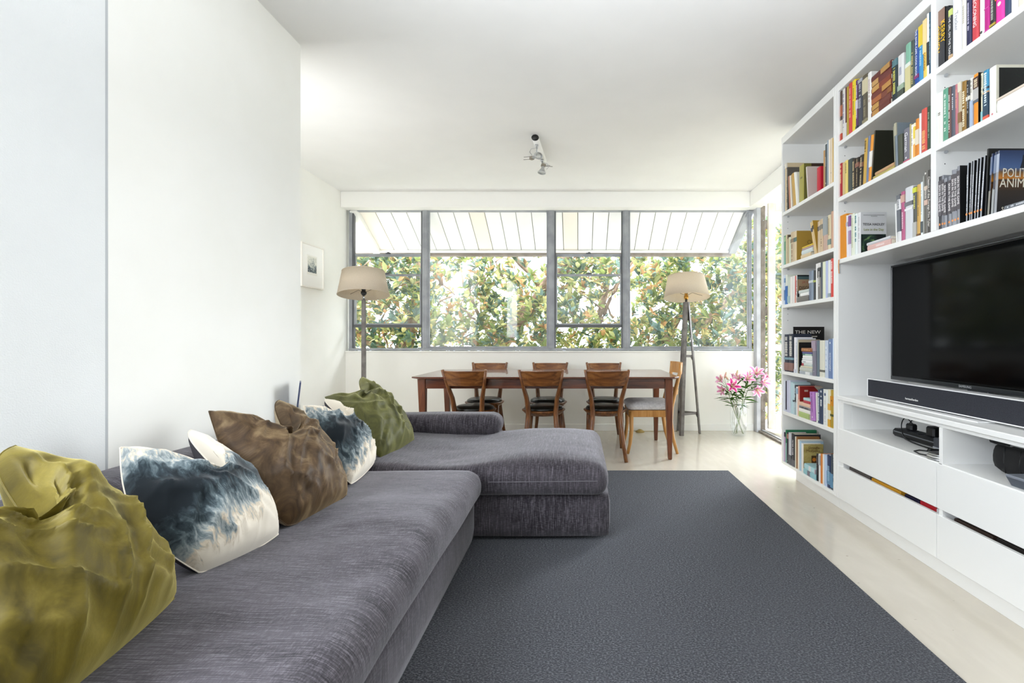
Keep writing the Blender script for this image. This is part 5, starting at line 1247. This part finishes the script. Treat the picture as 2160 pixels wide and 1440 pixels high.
run('B', [
 (1651, 1656.6, 499, '#6f9a7c', 'green book', {'bands': [(.8, .95, '#a8c49c'), (0, .5, '#8ab8a4')]}), (1657, 1660, 496, '#d8c8a4', 'cream book'), (1660.2, 1662.4, 496, '#5a4a3a', 'thin dark-topped book', {'bands': [(0, .86, '#bfae90')]}),
 (1662.6, 1664.4, 501, '#cabb96', 'thin sand-coloured book'), (1664.6, 1666.8, 500.5, '#d3dcc6', 'pale green book'),
 (1667.2, 1673.8, 491, '#c9b596', 'beige book with grey label', {'bands': [(.66, .78, '#8f7d66')], 'bars': '#8a6a50', 'b0': .1, 'b1': .6}), (1674.2, 1677, 489.5, '#d6c3a2', 'beige book with teal label', {'bands': [(.66, .80, '#56686a')]}),
 (1677.3, 1680.6, 488, '#dbc7a4', 'ochre-fronted book', {'bands': [(.66, .80, '#56766a')], 'd': .155, 'face': ochre}),
 (0, 0, 0, '', '', {'x': 1.645, 'flat': [(1689, 1710, .028, '#dcc6a0', 'straw-coloured book at the pile foot', {'d': .12}), (1690.5, 1713.5, .030, '#cfdada', 'pale blue book in the pile', {'d': .12}), (1691.5, 1714, .014, '#b59a9c', 'mauve book in the pile', {'d': .11}), (1691.8, 1714, .011, '#e8c93a', 'bright yellow book topping the pile', {'d': .11})]}),
 (1717.8, 1720.2, 484, '#d8bf92', 'tan leaning book with blue label', {'bands': [(.70, .82, '#4a4c60')], 'lean': -10, 'h': .245}), (1720.5, 1724, 481, '#d3b988', 'tan leaning book with black label', {'bands': [(.74, .86, '#3c3834')], 'lean': -10, 'h': .25, 'd': .16, 'face': lambda r, T, D, h: art(r, T, D, h, 0, 1, 0, 1, '#b08a34')}),
 (1724.4, 1726.4, 468, '#c9b092', 'thin buff book', {'bands': [(.7, .84, '#4c4440')]}), (1726.7, 1729.4, 466, '#d0bb9a', 'buff book', {'bands': [(.7, .84, '#8c8078')]}), (1729.7, 1735, 463.5, '#cdb595', 'wide buff book', {'bands': [(.70, .84, '#7a766c')], 'bars': '#8f7458', 'b0': .2, 'b1': .4}),
 (1735.6, 1744.8, 461.5, '#c4a696', 'rose and grey book', {'bands': [(.48, 1, '#9aa0a2')]}), (1745.2, 1751.4, 455, '#ddd0ae', 'cream book with teal patch', {'bands': [(.14, .30, '#7a908c')], 'bars': '#a08a64', 'b0': .4}), (1752, 1757.4, 447, '#cba48c', 'pinkish brown tall book')])
def disg(r, T, D, h):
    art(r, T, D, h, 0, 1, 0, 1, '#1b1d1e'); art(r, T, D, h, 0, 1, .42, .84, '#a08466', 'cover_art', 1); art(r, T, D, h, .0, 1, .84, .95, '#4c6264', 'cover_art', 1)
    ftext(r, 'DISGRACE', '#17130f', .036, T, D*.62, h*.53, .85); ftext(r, 'J.M. Coetzee', '#a03a2c', .020, T, D*.62, h*.735, .9)
WB = [(.60, .68, '#cfd6d8')]
run('C', [
 (1651.8, 1655.8, 581.5, '#c6d2e2', 'pale blue book', {'bands': [(.15, .5, '#5b7ba2'), (.75, .9, '#7d9cc0')]}), (1656.2, 1660.2, 580, '#dfe3d8', 'cream and cobalt book', {'bands': [(0, .62, '#3d72b8')]}),
 (1660.6, 1665.2, 585, '#c9d2c6', 'grey-green paper book', {'bands': [(.05, .3, '#a6c0c2')]}), (1665.6, 1670, 584.5, '#e9e5df', 'white paperback'), (1670.3, 1675.8, 583, '#e6e3e0', 'second white paperback'),
 (1676.2, 1678.8, 582, '#c9645c', 'thin red and white book', {'bands': [(0, .3, '#d9a090')]}), (1679, 1681.8, 580.5, '#e2e4e2', 'novel with dark front cover', {'d': .135, 'face': disg, 'bars': '#5a5a5a'}),
 (0, 0, 0, '', '', {'x': 1.645, 'flat': [(1680.5, 1705, .042, '#77736f', 'thick grey book lying flat', {'d': .12}), (1685.5, 1705, .022, '#f2f2f0', 'white book in the middle of the pile', {'d': .11, 'bands': [(0, .12, '#8c8e8c')]}), (1684, 1705.2, .022, '#c9d0cc', 'silvery book topping the pile', {'d': .11})]}),
 (1705.5, 1710, 572.5, '#7a8494', 'slate book with white band', {'bands': WB}), (1710.3, 1714.8, 571, '#8b98aa', 'grey-blue book with white band', {'bands': WB}), (1715.1, 1720, 571, '#35383c', 'black book with lime band', {'bands': [(.60, .67, '#a8b25c')]}),
 (1720.4, 1723.6, 557, '#ecebe8', 'white tall slim book'), (1724, 1730.6, 555.4, '#85817e', 'black and white photo book', {'bands': [(.88, 1, '#e0dedb'), (.6, .86, '#3c3d40')], 'bars': '#d6d4d2', 'b0': .35, 'b1': .8}),
 (1730.9, 1733.6, 554, '#4b5360', 'dark slate slim book'), (1734, 1740.2, 553, '#e4e8cc', 'pale lemon book'), (1740.5, 1745.2, 551, '#b6bfdf', 'lilac-blue book'), (1745.5, 1751, 549.6, '#e6e9e4', 'off-white book', {'bands': [(.02, .12, '#9aa8b0')]}),
 (1751.4, 1757.6, 546, '#d5473f', 'red book with white title', {'bars': '#f2dcd6', 'b0': .3, 'b1': .95, 'bw': .5})])
def thenew(r, T, D, h):
    art(r, T, D, h, 0, 1, 0, 1, '#141314'); ftext(r, 'THE NEW', '#d8d4cc', .036, T, D*.46, h*.88, 1.25); art(r, T, D, h, 0, .8, .66, .70, '#7a2028', 'cover_art', 1)
    mb = MB(); x = .16
    while x < .75: w = brng.uniform(.02, .07); mb.box(D*x, D*(x+w*.8), -T/2-.0016, -T/2-.0008, h*.775, h*.80); x += w
    mb.build('cover_print', cm('#b9b2a8'), r, kind='stuff')
EXT = {'bars': '#e2dfd8', 'b0': .42, 'b1': .93, 'bw': .62, 'bands': [(.32, .38, '#7fa0ae'), (.03, .24, '#8d6a64')]}
run('D', [
 (1650.4, 1653.6, 707.5, '#6c6480', 'thin purple-grey book', {'bars': '#a8a0b8'}), (1654, 1662.8, 705, '#2f3546', 'navy atlas volume', dict(EXT)), (1663.2, 1672.2, 704, '#2d3342', 'second navy atlas volume', dict(EXT)),
 (1672.6, 1674, 702.5, '#141314', 'large black book titled across its front', {'h': .352, 'd': .238, 'face': thenew, 'x': 1.668}),
 (1674.2, 1678, 711, '#e8e6ea', 'white glossy book', {'bands': [(0, .1, '#c9ccd8')]}), (1678.3, 1681.4, 713, '#cfd2d8', 'grey-white book', {'bars': '#9aa0b0'}),
 (1681.7, 1685, 716, '#a8a494', 'cream-edged black book', {'d': .16, 'face': lambda r, T, D, h: (art(r, T, D, h, 0, 1, 0, 1, '#b8ab92'), art(r, T, D, h, .0, 1, .0, .92, '#161618', 'cover_art', 1))}),
 (0, 0, 0, '', '', {'x': 1.648, 'flat': [(1686, 1712, .022, '#a6acb4', 'silver-grey book at the pile foot', {'d': .10, 'bands': [(.5, .85, '#e2e4e4')]}), (1686.5, 1712.5, .027, '#c2c6bd', 'sage-white book in the pile', {'d': .10}), (1688.5, 1712.5, .011, '#dcd6be', 'thin cream book in the pile', {'d': .10}), (1691, 1712.5, .020, '#c6d0cc', 'pale book with red end', {'d': .10, 'bands': [(0, .2, '#a83a4c')]}), (1691, 1712.5, .022, '#ebebea', 'white book in the pile', {'d': .10, 'bars': '#aab0b4', 'b0': .1, 'b1': .4}), (1692, 1712.5, .016, '#e2e4e4', 'slim white book in the pile', {'d': .10}), (1693, 1712.5, .018, '#eeeeec', 'uppermost white book in the pile', {'d': .10}), (1692.5, 1712.5, .012, '#5c8a80', 'green book in the pile', {'d': .10, 'bands': [(.3, 1, '#b8d4c4')]}), (1692, 1712.5, .014, '#4a4a86', 'indigo book in the pile', {'d': .10}), (1690, 1712.5, .027, '#96603c', 'brown ornate book topping the pile', {'d': .10, 'bars': '#d0a070'})]}),
 (1713, 1721, 718, '#7d7a88', 'mauve-grey book', {'bands': [(.70, .99, '#a898a8')], 'lean': -1.6, 'dots': [('#c9c6d0', .12, .004)]}), (1721.6, 1727.2, 718.7, '#65747f', 'steel blue book'), (1727.8, 1738.6, 717.5, '#dcdacb', 'thick cream book', {'bands': [(.14, .2, '#6a6a62')]}),
 (1739, 1745.8, 717.5, '#c0cbdc', 'pale blue-white book', {'bars': '#e8edf2'}), (1746.2, 1755.8, 714.6, '#6c82ac', 'blue dictionary', {'txt': [('DICTIONARY', '#eef2f6', .020, .42)], 'dots': [('#e8eef4', .90, .007)]}), (1756.1, 1758, 713, '#c9dbec', 'thin sky-blue book'),
 (0, 0, 0, '', '', {'x': 1.80, 'flat': []})])
def redcov(r, T, D, h):
    art(r, T, D, h, 0, 1, 0, 1, '#8e2420'); art(r, T, D, h, .2, .36, .82, .88, '#c9a89c', 'cover_label', 1)
    MB().add([(D*.62, -T/2-.0012, h), (D, -T/2-.0012, h), (D, -T/2-.0012, h*.70)], [(0, 1, 2)]).build('cover_art', cm('#b5ab98'), r)
run('E', [
 (1652, 1656, 801.5, '#d6d9e2', 'white book'), (1656.2, 1658.6, 803, '#3d3a48', 'thin black strip-spined book', {'bands': [(0, .06, '#c8ccd8')]}), (1658.9, 1662.6, 801.5, '#c2c4d8', 'pale lilac book'), (1662.9, 1666.2, 801.5, '#c9cddd', 'second pale lilac book'),
 (1666.6, 1671.8, 805, '#b8d2da', 'pale aqua book'), (1672.1, 1675.2, 808, '#bcd0d6', 'icy blue book', {'bands': [(.40, .46, '#3a4450')]}), (1675.5, 1678.2, 811.7, '#3c4048', 'black and white slim book', {'bars': '#d8dce0', 'bands': [(0, .42, '#a8bcc2')]}), (1678.5, 1682, 815, '#e2e4e2', 'white tall book', {'bands': [(.75, .95, '#9ab8cc')]}),
 (1682.4, 1687, 813.5, '#d98a7c', 'dark red book showing its cover', {'d': .17, 'face': redcov, 'bands': [(0, .55, '#e2bcac')]}),
 (0, 0, 0, '', '', {'x': 1.645, 'flat': [(1684.5, 1706, .040, '#a9bc78', 'lime green book at the pile foot', {'d': .12}), (1685, 1708, .024, '#eceae4', 'white book on the lime one', {'d': .12}), (1685.2, 1708, .020, '#8f8f92', 'grey patterned book in the pile', {'d': .12, 'bars': '#3c3c42', 'b1': .9}), (1684.5, 1708, .026, '#e2bfa6', 'peach book in the pile', {'d': .12}), (1694.5, 1708, .020, '#b5384a', 'crimson book in the pile', {'d': .08}), (1694.8, 1708, .018, '#a9cdd0', 'aqua book topping the pile', {'d': .08, 'bands': [(0, .04, '#e8e8e6')]})]}),
 (1709, 1719, 826, '#b57fc2', 'bright lilac-pink book', {'lean': -2.4, 'bars': '#7a4a88', 'b0': .3, 'b1': .95, 'bw': .2, 'dots': [('#f0e2ee', .12, .006)]}),
 (1721.5, 1724, 828, '#dcdad0', 'thin cream leaning book', {'lean': -1.6}), (1724.6, 1728.4, 821, '#46536a', 'navy white-lettered book', {'bars': '#e2e6ea', 'b0': .1, 'b1': .9, 'bw': .6}), (1728.7, 1735, 819, '#34435c', 'navy blue star-dotted book', {'bars': '#e8ecee', 'b0': .5, 'b1': .95, 'bw': .5}),
 (1735.4, 1745.4, 820, '#e2e4e0', 'white book with dark blue disc', {'dots': [('#46527a', .86, .0105)], 'bars': '#b8bcc0', 'b0': .1, 'b1': .7, 'bw': .2}),
 (1745.8, 1751, 821, '#e2dcc0', 'cream and gold book', {'bands': [(.0, .2, '#d9a83c'), (.45, .62, '#e0b050')]}), (1751.2, 1757.4, 822, '#b89a3c', 'sunflower-picture book', {'bands': [(.58, .84, '#d08a1c'), (.3, .36, '#4a5228')], 'dots': [('#7a4a14', .72, .006)]})])
def drus(r, T, D, h):
    m = pm('cover_ochre_map', '#a08a4c', .5); g = NG(m); n = g.noise(g.map(), 18, 4, .6, .5); g.color(g.ramp(n, [(.35, '#8a7238'), (.5, '#ab9858'), (.7, '#b8a86c')]))
    art(r, T, D, h, 0, 1, 0, 1, m); ftext(r, 'Drusilla', '#5c3a20', .026, T, D*.52, h*.87); ftext(r, 'Modjeska', '#5c3a20', .026, T, D*.48, h*.765)
    art(r, T, D, h, .40, .66, .34, .60, '#4a3418', 'cover_art', 2); MB().lathe([(0, 0), (.014, 0)], 14, Matrix.Translation((D*.53, -T/2-.0030, h*.46)) @ Matrix.Rotation(PI/2, 4, 'X')).build('cover_art', cm('#c07020'), r)
run('F', [
 (1651.8, 1653.6, 912, '#6a2a28', 'thin dark red book', {'bands': [(0, .2, '#a8502c')]}), (1653.9, 1656.2, 911, '#b08ab0', 'mauve slim book', {'bands': [(.85, 1, '#3a2a44')]}), (1656.5, 1659, 906, '#2e7a54', 'dark green hardback', {'d': .24, 'bands': [(0, .6, '#8ab0a8')]}),
 (1659.3, 1662, 911, '#33363c', 'black slim book', {'bands': [(.8, .95, '#a87a6a')], 'dots': [('#e2e2e2', .06, .004)]}), (1662.3, 1668.2, 911, '#c2c2c8', 'silver-white book', {'bands': [(0, .3, '#54565c')]}), (1668.6, 1676, 913, '#2b2c34', 'black hardback with white title', {'d': .2, 'txt': [('PETER ROBB', '#e6e6ea', .021, .58)], 'bands': [(0, .2, '#55565e')]}),
 (1676.4, 1678.6, 920, '#d8d0bc', 'thin cream paperback'), (1678.9, 1681.6, 920, '#8f6238', 'brown paperback', {'d': .17}), (1682, 1685, 926, '#e4dccc', 'cream paperback', {'d': .18}), (1685.3, 1689, 929, '#a9c2d4', 'pale sky paperback', {'d': .17}),
 (1689.4, 1695, 934, '#e6e2dc', 'white paperback with ochre front cover', {'d': .145, 'face': drus}),
 (0, 0, 0, '', '', {'x': 1.645, 'flat': [(1694.5, 1720.5, .038, '#8fc0c8', 'lower teal hardback lying flat', {'d': .16, 'bands': [(.33, .55, '#77707c')]}), (1696, 1720.5, .038, '#a9d2d8', 'upper teal hardback lying flat', {'d': .16, 'bands': [(.4, .6, '#d8dcdc'), (.9, 1, '#a898a8')]})]}),
 (1721, 1725.6, 956, '#1f2024', 'black paperback', {'bars': '#6c5a58'}), (1726, 1729.6, 956, '#dadcda', 'white-grey paperback', {'bands': [(.6, .95, '#a8acac')]}), (1729.9, 1734.4, 956, '#d07a2a', 'orange paperback'), (1734.7, 1737, 957, '#ece4d6', 'thin cream-white paperback'),
 (1737.3, 1743.4, 957, '#b4c6e0', 'light blue paperback'), (1743.8, 1751, 958, '#2c3a5c', 'navy photo paperback', {'bands': [(.1, .5, '#5a86a8')], 'bars': '#8ab0c8', 'b0': .2, 'b1': .7, 'bw': .6}), (1751.3, 1756.6, 957, '#3a4450', 'dark blue sea-picture paperback', {'bands': [(.05, .45, '#5a8aac')]}), (1757, 1758.6, 957, '#c9ccc6', 'thin white-lettered paperback', {'bars': '#3a3c40'})])
# what stands at the back of the shelves
o = MB().box(-.11, .11, -.012, .012, 0, .30, .003).build('book', [cm('#8a5a34')]); o.location = (1.98, 3.20, .829); tag(o, 'tall brown and red book standing behind the others, fourth shelf', 'book', "books on the window bay's fourth shelf")
be = thing('bookend', 'black iron scroll bookend behind the lowest-shelf paperbacks', 'bookend', (1.80, 3.12, .107))
MB().box(-.10, .10, -.003, .003, 0, .004).box(-.10, -.092, -.004, .004, 0, .245, .001, Matrix.Rotation(.28, 4, 'Y')).box(-.03, .12, -.004, .004, .225, .233, .001).build('iron_frame', M_BLACK, be)
MB().tube([(.02+.05*(1-i/40)*math.cos(i*.28), 0, .14+.06*(1-i/44)*math.sin(i*.28)) for i in range(36)], .005, 6).build('iron_scroll', M_BLACK, be)
mk = MB().lathe([(0, 0), (.036, .0), (.036, .001), (0, .001)], 20, Matrix.Rotation(PI/2, 4, 'Y')).build('bookmark', pm('lime_card', '#c6d433', .6)); mk.location = (1.66, 2.488, 2.475)
tag(mk, 'round lime-green paper tab tucked beside the maroon volumes', 'bookmark')
